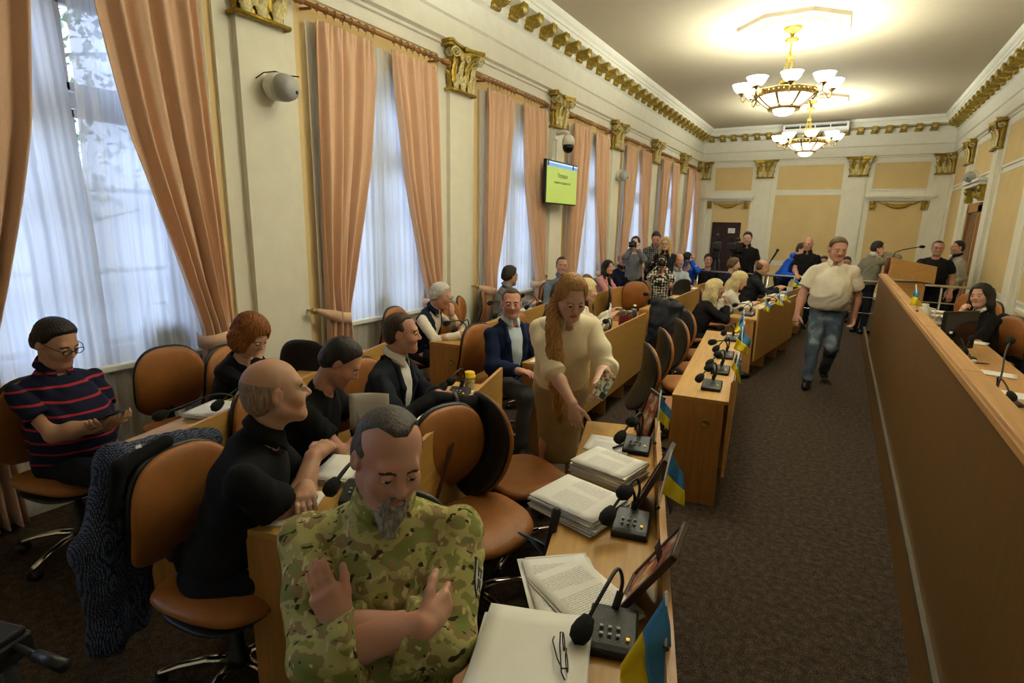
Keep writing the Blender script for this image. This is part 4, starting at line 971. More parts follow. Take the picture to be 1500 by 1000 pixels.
# ---------------------------------------------------------------- rail, lectern, cameras behind the desks
rl = struct(empty('trim_90', (0, 0, 0)))
m = MB()
for z, r_ in ((1.0, .022), (.72, .011), (.44, .011)): m.tube([(-2.45, 11.45, z), (2.15, 11.25, z)], r_, 10)
m.build('hand_rail', STEEL, rl)
for k in range(8):
    t = k/7; m = MB(); m.tube([(-2.45+4.6*t, 11.45-.2*t, 0), (-2.45+4.6*t, 11.45-.2*t, 1.0)], .016, 10); m.build('rail_post', STEEL, rl)
lc = empty('lectern', (.84, 10.98, 0), R(-80), 'wooden lectern with a carved coat of arms and a long microphone', 'lectern')
m = MB(); m.box((.0, .16, .53), (.34, .40, 1.06)); m.build('column', WOODX, lc, bevel=.004)
m = MB(); P = [(-.22, -.15), (.22, -.15), (.22, .46), (-.22, .46)]; Z0 = [1.13, 1.13, 1.06, 1.06]; Z1 = [1.45, 1.45, 1.33, 1.33]
m.add([(a, b, z) for (a, b), z in zip(P, Z0)]+[(a, b, z) for (a, b), z in zip(P, Z1)], [(3, 2, 1, 0), (4, 5, 6, 7), (0, 1, 5, 4), (1, 2, 6, 5), (2, 3, 7, 6), (3, 0, 4, 7)]); m.build('reading_box', WOODX, lc, bevel=.004)
m = MB(); cx_, cz_ = -.0, 1.29; T = Matrix.Translation((cx_, -.152, cz_)) @ Matrix.Rotation(PI/2, 4, 'X')
m.prism([(-.09, .15), (.09, .15), (.10, 0), (.055, -.11), (0, -.15), (-.055, -.11), (-.10, 0)], .016, 0, T)
for a, b, r_ in ((0, .08, .035), (-.05, .04, .028), (.05, .04, .028), (0, -.03, .045), (0, -.10, .028)): m.ball((cx_+a, -.172, cz_+b), (r_, .016, r_), 8)
m.tube([(cx_-.08, -.17, cz_+.1), (cx_-.05, -.176, cz_-.05), (cx_, -.176, cz_-.12), (cx_+.05, -.176, cz_-.05), (cx_+.08, -.17, cz_+.1)], .014, 6); m.tube([(cx_, -.176, cz_+.12), (cx_, -.176, cz_-.13)], .014, 6)
m.build('coat_of_arms', plain('carved_redwood', (.12, .025, .018), .45), lc)
m = MB(); m.tube([(-.1, -.08, 1.43), (-.1, -.06, 1.52), (-.1, .04, 1.57), (-.1, .2, 1.61), (-.1, .28, 1.625)], .008, 8); m.build('gooseneck', BLACKP, lc)
m = MB(); m.ball((-.1, .30, 1.628), (.026, .045, .026), 12); m.build('microphone_head', FOAM, lc)
def video_camera(x, y, rz, label, red=False):
    e = empty('video_camera', (x, y, 0), R(rz), label, 'video camera', 'video cameras on tripods')
    m = MB()
    for a in (.4, 2.5, 4.6): m.tube([(.03*math.cos(a), .03*math.sin(a), 1.25), (.20*math.cos(a), .20*math.sin(a), .7), (.38*math.cos(a), .38*math.sin(a), .02)], [.022, .018, .014], 8)
    m.build('tripod', BLACKP, e)
    m = MB(); m.box((0, 0, 1.30), (.12, .16, .08)); m.box((0, 0, 1.48), (.13, .34, .2)); m.tube([(0, -.17, 1.50), (0, -.30, 1.50)], .055, 14); m.box((0, -.33, 1.5), (.15, .08, .12)); m.build('body', BLACKP, e, bevel=.01)
    m = MB(); m.tube([(0, .14, 1.6), (0, .1, 1.66), (0, -.1, 1.66), (0, -.14, 1.6)], .014, 8); m.box((-.08, -.05, 1.64), (.07, .14, .07)); m.build('handle', BLACKP, e)
    m = MB(); m.tube([(0, .1, 1.30), (.08, .42, 1.12)], .011, 8); m.build('pan_bar', BLACKP, e)
    if red: m = MB(); m.tube([(0, -.12, 1.72), (0, -.30, 1.72)], .032, 12); m.build('microphone_sleeve', plain('brown_foam', (.12, .035, .015), .95), e)
    return e
video_camera(-2.25, 12.1, 8, 'black video camera with brown microphone sleeve on a tripod before the dark door', True); video_camera(-1.86, 12.15, -10, 'black video camera on a tripod beside the standing cameraman')
bm = empty('microphone_stand', (-1.22, 11.75, 0), R(10), 'black microphone on a slanted stand behind the leather jacket man', 'microphone stand')
m = MB(); m.tube([(0, 0, 0), (0, 0, 1.1), (.08, .0, 1.3)], .012, 8); [m.tube([(0, 0, .06), (.24*math.cos(a), .24*math.sin(a), .01)], .009, 6) for a in (.3, 2.4, 4.5)]; m.build('stand', BLACKP, bm)
m = MB(); m.tube([(.07, 0, 1.27), (.115, 0, 1.36), (.15, 0, 1.44)], [.014, .018, .02], 10); m.ball((.158, 0, 1.46), .03, 10); m.build('microphone', BLACKP, bm)
# tripod at the lower left corner
tp_ = empty('tripod', (-1.70, .36, 0), R(18), 'black tripod with a pan handle in the lower left corner', 'tripod')
m = MB()
for a in (.9, 3.0, 5.1): m.tube([(.02*math.cos(a), .02*math.sin(a), .62), (.26*math.cos(a), .26*math.sin(a), .02)], [.018, .013], 8)
m.tube([(0, 0, .5), (0, 0, .74)], .018, 8); m.build('legs', BLACKP, tp_)
m = MB(); m.box((0, 0, .76), (.07, .09, .06)); m.box((-.02, 0, .80), (.10, .07, .02)); m.build('head', BLACKP, tp_, bevel=.006)
m = MB(); m.tube([(-.05, 0, .79), (.05, .0, .775), (.11, .0, .765)], .009, 8); m.tube([(.10, 0, .766), (.19, 0, .755)], [.015, .017], 10); m.build('pan_handle', BLACKP, tp_)
st = empty('walking_stick', (-.84, 1.56, 0), 0, 'black stick with rounded tip and blue cord leaning between the near chairs and the desk', 'walking stick')
m = MB(); m.tube([(-.03, .0, .01), (.05, .06, .65)], .008, 8); m.tube([(.045, .055, .62), (.068, .082, .83), (.069, .083, .84)], [.017, .017, .010], 12); m.build('shaft', BLACKP, st)
m = MB(); m.tube([(.045, .045, .70), (-.02, .03, .72), (-.07, .05, .71), (-.03, .07, .68), (.04, .04, .66)], .004, 6); m.build('cord', plain('blue_cord', (.03, .10, .20), .7), st)
# ================================================================ smooth solids: distance fields turned into surfaces
def V3(*a): return np.array(a, float)
def rcone(a, b, ra, rb, k=.03, flat=0): return ('c', np.array(a, float), np.array(b, float), ra, rb, k, flat, 'add')
def ell(c, r, k=.03, Rm=None, op='add'): return ('e', np.array(c, float), np.array(r, float), Rm, None, k, 0, op)
def cutf(fn, op='sub', k=.004): return ('f', fn, None, None, None, k, 0, op)
def _ev(p, X):
    if p[0] == 'c':
        a, b, ra, rb = p[1:5]; ba = b-a; L2 = ba @ ba+1e-12
        tt = ((X-a) @ ba)/L2; t = np.clip(tt, 0, 1)
        d = np.linalg.norm(X-a-t[..., None]*ba, axis=-1)-(ra+(rb-ra)*t)
        L = math.sqrt(L2)
        if p[6] & 1: d = np.maximum(d, (tt-1)*L)
        if p[6] & 2: d = np.maximum(d, -tt*L)
        return d
    if p[0] == 'e':
        q = X-p[1]
        if p[3] is not None: q = q @ p[3]
        k0 = np.linalg.norm(q/p[2], axis=-1); k1 = np.linalg.norm(q/(p[2]**2), axis=-1)+1e-9
        return k0*(k0-1)/k1
    return p[1](X)
def _bb(p):
    if p[0] == 'c': return np.minimum(p[1]-p[3], p[2]-p[4]), np.maximum(p[1]+p[3], p[2]+p[4])
    m = max(p[2]) if p[3] is not None else p[2]; return p[1]-m, p[1]+m
def field_mesh(prims, h):
    lo = np.full(3, 1e9); hi = -lo
    for p in prims:
        if p[0] != 'f' and p[7] == 'add': a, b = _bb(p); lo = np.minimum(lo, a); hi = np.maximum(hi, b)
    lo -= 2.5*h; hi += 2.5*h; n = np.ceil((hi-lo)/h).astype(int)+1
    F = np.full(n, .2)
    ax = [lo[i]+h*np.arange(n[i]) for i in range(3)]
    for p in prims:
        if p[0] == 'f': i0 = np.zeros(3, int); i1 = n.copy()
        else:
            a, b = _bb(p); mg = p[5]*1.2+2.5*h
            i0 = np.clip(np.floor((a-mg-lo)/h).astype(int), 0, n); i1 = np.clip(np.ceil((b+mg-lo)/h).astype(int)+1, 0, n)
        if np.any(i1 <= i0): continue
        sl = tuple(slice(i0[i], i1[i]) for i in range(3))
        X = np.stack(np.meshgrid(*[ax[i][sl[i]] for i in range(3)], indexing='ij'), -1)
        d = _ev(p, X); f = F[sl]; k = max(p[5], 1e-4)
        if p[7] == 'add': hh = np.maximum(k-np.abs(f-d), 0)/k; F[sl] = np.minimum(f, d)-hh*hh*k*.25
        elif p[7] == 'sub': hh = np.maximum(k-np.abs(f+d), 0)/k; F[sl] = np.maximum(f, -d)+hh*hh*k*.25
        else: F[sl] = np.maximum(f, d)
    return nets(F, lo, h)
def nets(F, lo, h):
    ins = F < 0; n = F.shape
    s = [slice(0, -1), slice(1, None)]
    cnt = sum(ins[s[a], s[b], s[c]].astype(np.int8) for a in (0, 1) for b in (0, 1) for c in (0, 1))
    act = (cnt > 0) & (cnt < 8); idx = -np.ones(act.shape, np.int64); ii = np.argwhere(act); N = len(ii)
    if N == 0: return np.zeros((0, 3)), np.zeros((0, 4), int)
    idx[act] = np.arange(N)
    cv = {}
    for a in (0, 1):
        for b in (0, 1):
            for c in (0, 1): cv[(a, b, c)] = F[ii[:, 0]+a, ii[:, 1]+b, ii[:, 2]+c]
    acc = np.zeros((N, 3)); w_ = np.zeros(N); K = list(cv)
    for p in K:
        for d in range(3):
            if p[d]: continue
            q = list(p); q[d] = 1; q = tuple(q)
            f0, f1 = cv[p], cv[q]; m = (f0 < 0) != (f1 < 0)
            t = np.where(m, f0/(f0-f1+1e-20), 0); pt = np.tile(np.array(p, float), (N, 1)); pt[:, d] += t
            acc += pt*m[:, None]; w_ += m
    V = lo+h*(ii+acc/np.maximum(w_, 1)[:, None])
    Q = []
    for d in range(3):
        u, v = [(1, 2), (2, 0), (0, 1)][d]
        a = [slice(None)]*3; b = [slice(None)]*3; a[d] = slice(0, -1); b[d] = slice(1, None)
        m = ins[tuple(a)] != ins[tuple(b)]; e = np.argwhere(m)
        ok = (e[:, u] > 0) & (e[:, v] > 0) & (e[:, u] < n[u]-1) & (e[:, v] < n[v]-1); e = e[ok]
        if not len(e): continue
        s0 = ins[e[:, 0], e[:, 1], e[:, 2]]
        def g(du, dv):
            c = e.copy(); c[:, u] -= du; c[:, v] -= dv; return idx[c[:, 0], c[:, 1], c[:, 2]]
        q = np.stack([g(1, 1), g(0, 1), g(0, 0), g(1, 0)], 1); q[~s0] = q[~s0][:, ::-1]; Q.append(q)
    Q = np.concatenate(Q); return V, Q[(Q >= 0).all(1)]
def vnormals(V, Q):
    nf = np.cross(V[Q[:, 2]]-V[Q[:, 0]], V[Q[:, 3]]-V[Q[:, 1]]); N = np.zeros_like(V)
    for i in range(4): np.add.at(N, Q[:, i], nf)
    return N/(np.linalg.norm(N, axis=1, keepdims=True)+1e-12)
def wrinkle(V, Q, amp, freq, seed):
    if not len(V): return V
    r = np.random.RandomState(seed); d = np.zeros(len(V)); N = vnormals(V, Q)
    for i in range(5):
        w1 = r.normal(size=3)*freq*(.6+.35*i); w2 = r.normal(size=3)*freq*.6
        d += np.sin(V @ w1+r.rand()*6+1.6*np.sin(V @ w2+r.rand()*6))*(.8**i)
    return V+N*(d*amp)[:, None]
def np_mesh(name, parts, mats):
    # parts: list of (V, Q, material index array or int)
    vs = []; fs = []; ms = []; o = 0
    for V, Q, m in parts:
        if not len(V): continue
        vs.append(V); fs.append(Q+o); ms.append(np.full(len(Q), m) if np.isscalar(m) else m); o += len(V)
    V = np.concatenate(vs); Q = np.concatenate(fs); ms = np.concatenate(ms).astype(np.int32)
    me = bpy.data.meshes.new(name); me.vertices.add(len(V)); me.vertices.foreach_set('co', V.astype(np.float32).ravel())
    me.loops.add(Q.size); me.loops.foreach_set('vertex_index', Q.astype(np.int32).ravel())
    me.polygons.add(len(Q)); me.polygons.foreach_set('loop_start', np.arange(0, Q.size, 4, dtype=np.int32)); me.polygons.foreach_set('loop_total', np.full(len(Q), 4, np.int32))
    for q in mats: me.materials.append(q)
    me.polygons.foreach_set('material_index', ms); me.polygons.foreach_set('use_smooth', np.ones(len(Q), bool))
    me.update(calc_edges=True); me.validate(); return me
def add_mesh(name, parts, mats, parent):
    if not sum(len(p[0]) for p in parts): return None
    o = bpy.data.objects.new(name, np_mesh(name, parts, mats)); C.objects.link(o)
    if parent: o.parent = parent
    return o
def sphere_np(c, r, n=14, Rm=None):
    k = n//2; V = []; Q = []
    for i in range(k+1):
        t = PI*i/k
        for j in range(n): a = 2*PI*j/n; V.append((math.sin(t)*math.cos(a), math.cos(t), math.sin(t)*math.sin(a)))   # pole along +y
    for i in range(k):
        for j in range(n): Q.append((i*n+j, i*n+(j+1) % n, (i+1)*n+(j+1) % n, (i+1)*n+j))
    V = np.array(V)*np.array(r)
    if Rm is not None: V = V @ Rm.T
    return V+np.array(c), np.array(Q)[:, ::-1]
def rotm(yaw=0, pitch=0, roll=0):
    # head turn: yaw left(+), pitch up(+), roll
    return np.array((Matrix.Rotation(R(yaw), 3, 'Z') @ Matrix.Rotation(R(pitch), 3, 'X') @ Matrix.Rotation(R(roll), 3, 'Y')))
EYEW = plain('eye_white', (.70, .66, .60), .25); IRIS = plain('iris_dark', (.03, .022, .015), .2)
SKINS = {'fair': skin('fair_skin', (.60, .385, .285)), 'tan': skin('tanned_skin', (.48, .29, .19)), 'ruddy': skin('ruddy_skin', (.50, .275, .195)), 'pale': skin('pale_skin', (.66, .45, .36))}
LIPS = {'m': skin('lips', (.42, .18, .14)), 'f': skin('pink_lips', (.50, .16, .14))}
HAIRC = {'brown': (.055, .032, .016), 'dark': (.022, .017, .014), 'greying': (.085, .072, .058), 'grey': (.26, .24, .21), 'white': (.58, .56, .50), 'buzz': (.30, .195, .13), 'blonde': (.60, .42, .17), 'red': (.30, .10, .022), 'strawberry': (.42, .21, .06), 'pale_blonde': (.72, .58, .30), 'lightbrown': (.13, .075, .035)}
def hm(n): return hairmat(n+'_hair', HAIRC[n])
def head_parts(o, vox):
    """head in its own frame: +y forward, +z up, centre between the ears"""
    fem = o.get('fem'); j = .90 if fem else 1.0; wd = o.get('wide', 1.0); lid = o.get('lid', .35)
    P = [ell((0, -.018, .035), (.076*wd, .097, .086), .02), ell((0, .025, -.03), (.061*wd, .068, .085), .03),
         rcone((0, .02, -.065), (0, .066, -.1), .046*j*wd, .021*j, .03),
         rcone((.05*wd*j, -.005, -.055), (.02, .066, -.098), .023*j, .017, .03), rcone((-.05*wd*j, -.005, -.055), (-.02, .066, -.098), .023*j, .017, .03),
         ell((.036*wd, .056, -.028), (.027, .026, .026), .025), ell((-.036*wd, .056, -.028), (.027, .026, .026), .025),
         rcone((-.034, .073, .024), (.034, .073, .024), .0135 if not fem else .011, .0135 if not fem else .011, .02)]
    P += [ell((.031, .101, .004), (.0165, .018, .0125), .012, None, 'sub'), ell((-.031, .101, .004), (.0165, .018, .0125), .012, None, 'sub')]
    nz = .9 if fem else 1.08
    P += [rcone((0, .083, .014), (0, .106*1, -.026), .0075*nz, .0115*nz, .012), ell((.012*nz, .094, -.03), (.0085, .011, .008), .008), ell((-.012*nz, .094, -.03), (.0085, .011, .008), .008)]
    P += [rcone((-.017, .083, -.0585), (.017, .083, -.0585), .0055, .0055, .008), rcone((-.016, .082, -.0685), (.016, .082, -.0685), .0065, .0065, .008),
          cutf(lambda X: np.maximum(np.maximum(np.abs(X[..., 2]+.0635)-.0012, np.abs(X[..., 0])-.021), .075-X[..., 1]), 'sub', .003)]
    if o.get('ears', 1):
        for s in (-1, 1):
            E_ = np.array(Matrix.Rotation(R(s*18), 3, 'Z') @ Matrix.Rotation(R(-12), 3, 'X'))
            P += [ell((s*.078*wd, -.012, -.002), (.0085, .019, .032), .008, E_), ell((s*.087*wd, -.006, .002), (.006, .009, .016), .006, E_, 'sub')]
    nk = o.get('_neck')      # neck base in head frame
    if nk is not None:
        P.append(rcone((0, -.022, -.055), tuple(nk), .054*j*o.get('neckw', 1), .062*j*o.get('neckw', 1), .03))
    if o.get('jowl'): P.append(ell((0, .03, -.1), (.055, .05, .03), .03))
    V, Q = field_mesh(P, vox)
    c = V[Q].mean(1); m = np.zeros(len(Q), int)
    x, y, z = np.abs(c[:, 0]), c[:, 1], c[:, 2]
    m[(x < .021*(1-(np.abs(z+.0635)/.013)**2)) & (np.abs(z+.0635) < .012) & (y > .072)] = 1
    bl = np.abs(z-(.0235-.006*(np.abs(x-.03)/.02)**2+ .0)) < (.0040 if not fem else .0030)
    m[bl & (x > .013) & (x < .05) & (y > .06)] = 2
    if o.get('stubble'): m[(z < -.038-.0*y) & (y > .0) & (m == 0) & (z > -.128) & ~((z > -.05) & (x < .018) & (y > .088)) & ((z < -.05) | (x > .03))] = 3
    parts = [(V, Q, m)]
    for s in (-1, 1):
        gy, gp = o.get('gaze', (0, -6))
        V, Q = sphere_np((s*.031, .0815, .004), (.0122, .0122, .0122), 14, rotm(gy, gp)); n = 14
        mm = np.full(len(Q), 4); mm[:n*2] = 5; parts.append((V, Q, mm))
        # lids: shells above and below the eye opening
        for top in (1, 0):
            P2 = [ell((s*.031, .0815, .004), (.0140, .0140, .0140), .002), cutf(lambda X, top=top: (.004+.0125*(.50-lid*1.05)-X[..., 2]) if top else (X[..., 2]-(.004-.0062)), 'int')]
            V, Q = field_mesh(P2, min(vox, .0022) if vox < .005 else vox*.7); parts.append((V, Q, 0))
    return parts
def hair_parts(o, vox):
    st = o.get('hair', 'short'); wd = o.get('wide', 1.0); t = o.get('hairt', .010); r_ = np.random.RandomState(o.get('seed', 1)); P = []
    def above(zf, zb, slope=None):
        # keep what lies above a slanted plane: zf at the brow (y=.08), zb at the nape (y=-.10)
        return cutf(lambda X: (zb+(zf-zb)*(X[..., 1]+.10)/.18)-X[..., 2], 'int')
    if st in ('short', 'crop', 'sides', 'thin_top'):
        rec = {'short': .004, 'crop': .026, 'sides': .0, 'thin_top': .046}[st]; back = {'short': 0, 'crop': .012, 'sides': .01, 'thin_top': .022}[st]
        if st != 'short': t = o.get('hairt', .005)
        zz = [-.08, -.05, -.025, -.005, .03, .06, .085, .105, .13]; yy = [-.078, -.052, -.004, .010, .026, .043, .062, .085, .13]
        def d(X):
            x, y, z = np.abs(X[..., 0]), X[..., 1], X[..., 2]
            b = np.minimum(_ev(ell((0, -.018, .036), (.0765*wd, .0975, .0865)), X), _ev(ell((0, -.043, .0), (.0765*wd, .074, .09)), X))
            g = np.interp(z, zz, yy)-back*np.clip((z-.03)/.04, 0, 1)-rec*np.clip((x-.016)/.03, 0, 1)*np.clip((z-.035)/.035, 0, 1)-y
            g = np.minimum(g, z+.074)
            if st == 'sides': g = np.minimum(g, (.040-.28*y)-z)
            s_ = np.clip(g/.028, 0, 1); s_ = s_*s_*(3-2*s_)
            top_ = 1+.35*np.clip((z-.05)/.06, 0, 1)*(st == 'short')
            return b-(t*top_*s_-.005*(1-np.clip((g+.004)/.012, 0, 1))) 
        V, Q = field_mesh([ell((0, -.022, .025), (.1*wd, .125, .125)), cutf(d, 'int')], vox)
        if len(V) and t > .006:
            N = vnormals(V, Q); V = V+N*(np.sin(V[:, 0]*420+V[:, 1]*60)*np.sin(V[:, 1]*190+V[:, 2]*150)*.0013)[:, None]
        return [(V, Q, 0)]
    face = lambda w_, top, y0=.03: cutf(lambda X: np.maximum(np.maximum(np.abs(X[..., 0])-w_*(1-.45*np.clip((X[..., 2]-.02)/.08, 0, 1)), X[..., 2]-top), y0-X[..., 1]), 'sub', .012)
    L = o.get('hairlen', .30)
    if st == 'long':
        P = [ell((0, -.022, .038), (.084*wd+t, .105+t, .092+t), .02)]
        for s in (-1, 1):
            P += [rcone((s*.07, -.02, .02), (s*.088, -.01, -.10), .036, .038, .03), rcone((s*.088, -.012, -.10), (s*.094, .02 if o.get('front_fall', 1) else -.05, -.06-L*.75), .038, .022, .03)]
        P += [rcone((0, -.075, .03), (0, -.095, -.12), .06, .06, .04), rcone((0, -.095, -.12), (0, -.11, -.06-L), .06, .045, .04), rcone((.05, -.07, 0), (.055, -.085, -.04-L), .05, .035, .04), rcone((-.05, -.07, 0), (-.055, -.085, -.04-L), .05, .035, .04), face(.056, .082, .0)]
    elif st == 'bob':
        P = [ell((0, -.022, .038), (.086*wd+t, .106+t, .094+t), .02), ell((0, -.045, -.02), (.088+t, .085+t, .09), .03), face(.056, .07, .02), cutf(lambda X: -.095-X[..., 2], 'int')]
    elif st == 'curly':
        P = [ell((0, -.025, .040), (.095*wd+t, .112+t, .10+t), .03), ell((.06, -.03, -.06), (.055, .07, .085), .04), ell((-.06, -.03, -.06), (.055, .07, .085), .04), ell((0, -.075, -.06), (.085, .055, .10), .04), face(.054, .075, .01)]
        for i in range(46):
            a, b = r_.rand()*6.28, r_.uniform(-1, .9); q = np.array((math.cos(a)*math.sqrt(1-b*b)*.095, math.sin(a)*math.sqrt(1-b*b)*.10-.03, b*.10))
            if q[1] < .045 or q[2] > .07: P.insert(1, ell(q, (.024, .024, .024), .012))
    elif st == 'tied':
        P = [ell((0, -.022, .038), (.080*wd+t*.6, .101+t*.6, .089+t*.7), .02), ell((0, -.055, -.005), (.078+t*.5, .06+t, .075), .03), face(.058, .086, .035)]
        if o.get('pony') == 'side':   # falls forward over the right shoulder
            K = o.get('pony_pts', [(.07, -.06, -.05), (.095, -.01, -.10), (.095, .07, -.17), (.085, .15, -.30), (.06, .23, -.46), (.04, .30, -.60), (.03, .335, -.68)]); rr = [.03, .036, .045, .052, .050, .038, .012]
            for i in range(len(K)-1): P.append(rcone(K[i], K[i+1], rr[i], rr[i+1], .02))
        else: P += [rcone((0, -.115, .0), (0, -.13, -.10), .035, .03, .02), rcone((0, -.13, -.10), (0, -.11, -.22), .03, .015, .02)]
    V, Q = field_mesh(P, vox)
    if len(V):   # strands run down the hair
        N = vnormals(V, Q); a = np.arctan2(V[:, 0], V[:, 1]+.03); f = np.sin(a*34+V[:, 2]*(14 if st != 'curly' else 60))+.6*np.sin(a*61+V[:, 2]*25+2)
        V = V+N*(f*(.0022 if st != 'curly' else .004))[:, None]
    return [(V, Q, 0)]
def beard_parts(o, vox):
    b = o['beard']; P = [rcone((0, .055, -.098), (0, .075, -.098-b), .038, .022, .02), rcone((.045, .02, -.075), (.0, .062, -.105), .024, .03, .02), rcone((-.045, .02, -.075), (.0, .062, -.105), .024, .03, .02),
         rcone((.012, .094, -.052), (.032, .076, -.085), .0085, .010, .01), rcone((-.012, .094, -.052), (-.032, .076, -.085), .0085, .010, .01), cutf(lambda X: X[..., 2]+.046, 'int')]
    P += [cutf(lambda X: np.maximum(np.maximum(np.abs(X[..., 0])-.02, np.abs(X[..., 2]+.064)-.008), .06-X[..., 1]), 'sub', .006)]
    V, Q = field_mesh(P, vox); return [(wrinkle(V, Q, .0016, 160, 3), Q, 0)]
def hand_prims(Wp, d, n, side, curl, spread=1.0, rb=1.0, thumb=1.0):
    d = d/np.linalg.norm(d); n = n-d*(n @ d); n = n/(np.linalg.norm(n)+1e-9); w_ = np.cross(d, n)*side   # w points to the thumb
    P = [rcone(Wp, Wp+d*.03, .026*rb, .027*rb, .02), rcone(Wp+d*.035+w_*.02, Wp+d*.082+w_*.024, .0175*rb, .0155*rb, .016), rcone(Wp+d*.035-w_*.02, Wp+d*.078-w_*.026, .0175*rb, .0145*rb, .016), rcone(Wp+d*.03, Wp+d*.08, .018*rb, .016*rb, .016)]
    for i, (off, ln, c0) in enumerate(((.030, .072, 0), (.0105, .080, .06), (-.0095, .074, .14), (-.0285, .060, .26))):
        b = Wp+d*.082+w_*off*spread; a = curl*(.55+c0*.5); f = d+w_*(off*1.6*(spread-.6)); f = f/np.linalg.norm(f); ang = 0; r0 = (.0092-.0006*i)*rb
        for s_, r1 in ((.45, r0*.94), (.31, r0*.88), (.24, r0*.74)):
            ang += a*(1.0 if s_ > .4 else 1.15); e = b+(f*math.cos(ang)+n*math.sin(ang))*ln*s_; P.append(rcone(b, e, r0, r1, .004)); b, r0 = e, r1
    b = Wp+d*.022+w_*.024; f = d*.72+w_*.68*thumb+n*.22
    for ln, r0, r1, bend in ((.042, .0145, .0115, 0), (.032, .0115, .0105, .35*curl), (.026, .0105, .0085, .5*curl)):
        f = f/np.linalg.norm(f); g = f*math.cos(bend)+(d*.6+n*.5-w_*.5)*math.sin(bend); e = b+g/np.linalg.norm(g)*ln; P.append(rcone(b, e, r0*rb, r1*rb, .008)); b = e; f = g
    return P
def ik(Sh, T, L1, L2, pole):
    v = T-Sh; D = np.linalg.norm(v); d = v/D; Dc = min(D, (L1+L2)*.995); Dc = max(Dc, abs(L1-L2)+.02); T = Sh+d*Dc
    a = (L1*L1-L2*L2+Dc*Dc)/(2*Dc); hgt = math.sqrt(max(L1*L1-a*a, 0)); p = pole-d*(pole @ d); p = p/(np.linalg.norm(p)+1e-9)
    return Sh+d*a+p*hgt, T
def person(label, x, y, yaw, pose='sit', s=1.0, lean=0, tilt=0, twist=0, head=(0, 0, 0), arms=(None, None), legs=None, look={}, top=('polo', 'black_cloth'), bottom='dark_trousers', shoes='black_shoes', belly=0, q=2, hipz=None, **kw):
    """q: 0 finest .. 3 coarsest.  local frame: +y is where the person faces, +x their right"""
    vh, vb, vg = ((.0032, .0045, .0085), (.004, .0055, .011), (.0052, .008, .015), (.007, .010, .020))[q]
    fem = look.get('fem', 0); k = .9 if fem else 1.0
    me_root = None; Rz = R(yaw-90)
    ca, sa = math.cos(Rz), math.sin(Rz)
    def W2L(p): dx, dy = p[0]-x, p[1]-y; return V3((dx*ca+dy*sa)/s, (-dx*sa+dy*ca)/s, p[2]/s)
    hz = (hipz if hipz else (.53/s if pose == 'sit' else .93))
    hip = V3(0, 0, hz); le, ti = R(lean), R(tilt)
    sp = V3(math.sin(ti), math.sin(le)*math.cos(ti), math.cos(le)*math.cos(ti)); tw = R(twist)
    rx = V3(math.cos(tw), math.sin(tw), 0); rx = rx-sp*(rx @ sp); rx /= np.linalg.norm(rx); fy = np.cross(sp, rx)
    B = np.stack([rx, fy, sp], 1)         # torso frame, columns right / front / up
    tp = lambda a, b, c: hip+rx*a+fy*b+sp*c
    nb = tp(0, -.005, .515)
    Rh = rotm(*head); hw = look.get('hs', 1.0)
    hc = nb+sp*.060+V3(0, .012, .015)+Rh @ V3(0, .022, .082)
    look = dict(look); look['_neck'] = (Rh.T @ (nb-sp*.02-hc))/hw
    mats_b = [SKINS[look.get('skin', 'fair')], LIPS['f' if fem else 'm'], hm(look.get('brow', look.get('hairc', 'brown'))), skin('stubble_'+look.get('skin', 'fair'), tuple(np.array({'fair': (.52, .34, .25), 'tan': (.41, .25, .165), 'ruddy': (.42, .235, .165), 'pale': (.56, .38, .30)}[look.get('skin', 'fair')]))), EYEW, IRIS]
    body = [(V @ (Rh.T*hw)+hc, Q, m) for V, Q, m in head_parts(look, vh)]
    # ---- arms
    shx = .175*k*kw.get('shw', 1); SHL = {1: tp(shx, -.008, .415), -1: tp(-shx, -.008, .415)}
    L1, L2 = .285*(.95 if fem else 1), .25*(.95 if fem else 1); ar = .9 if fem else 1.05
    ar *= kw.get('armw', 1)
    J = {}
    for sd, spec in ((1, arms[0]), (-1, arms[1])):
        spec = dict(spec or {}); Sh = SHL[sd]
        if 'face' in spec: T = hc+Rh @ np.array(spec['face'], float)
        elif 'w' in spec: T = W2L(spec['w'])
        elif 'l' in spec: T = np.array(spec['l'], float); T = V3(T[0]*sd, T[1], T[2])
        else: T = V3(sd*.17, .30, hz+.10) if pose == 'sit' else V3(sd*.25, .06, hz-.10)
        pole = np.array(spec.get('pole', (.45, -.6, -.6) if pose == 'sit' else (.3, -1, -.1)), float); pole = V3(pole[0]*sd, pole[1], pole[2])
        El, Wr = ik(Sh, T, L1, L2, pole); J[sd] = (Sh, El, Wr)
        fd = (Wr-El)/np.linalg.norm(Wr-El); d = np.array(spec['dir'], float)*V3(sd, 1, 1) if 'dir' in spec else fd
        n = np.array(spec.get('n', (0, 0, -1)), float)*V3(sd, 1, 1)
        P = [rcone(Sh+(El-Sh)*.28, El, .040*ar, .038*ar, .02), rcone(El, El+(Wr-El)*.35, .042*ar, .043*ar, .02), rcone(El+(Wr-El)*.35, Wr, .043*ar, .027*ar, .02)]
        P += hand_prims(Wr+fd*.004, d, n, sd, spec.get('curl', .5), spec.get('spread', 1.0), (1.0 if q < 2 else 1.12)*(.92 if fem else 1.05), spec.get('thumb', 1.0))
        if not spec.get('hide'): V, Q = field_mesh(P, vb); body.append((V, Q, 0))
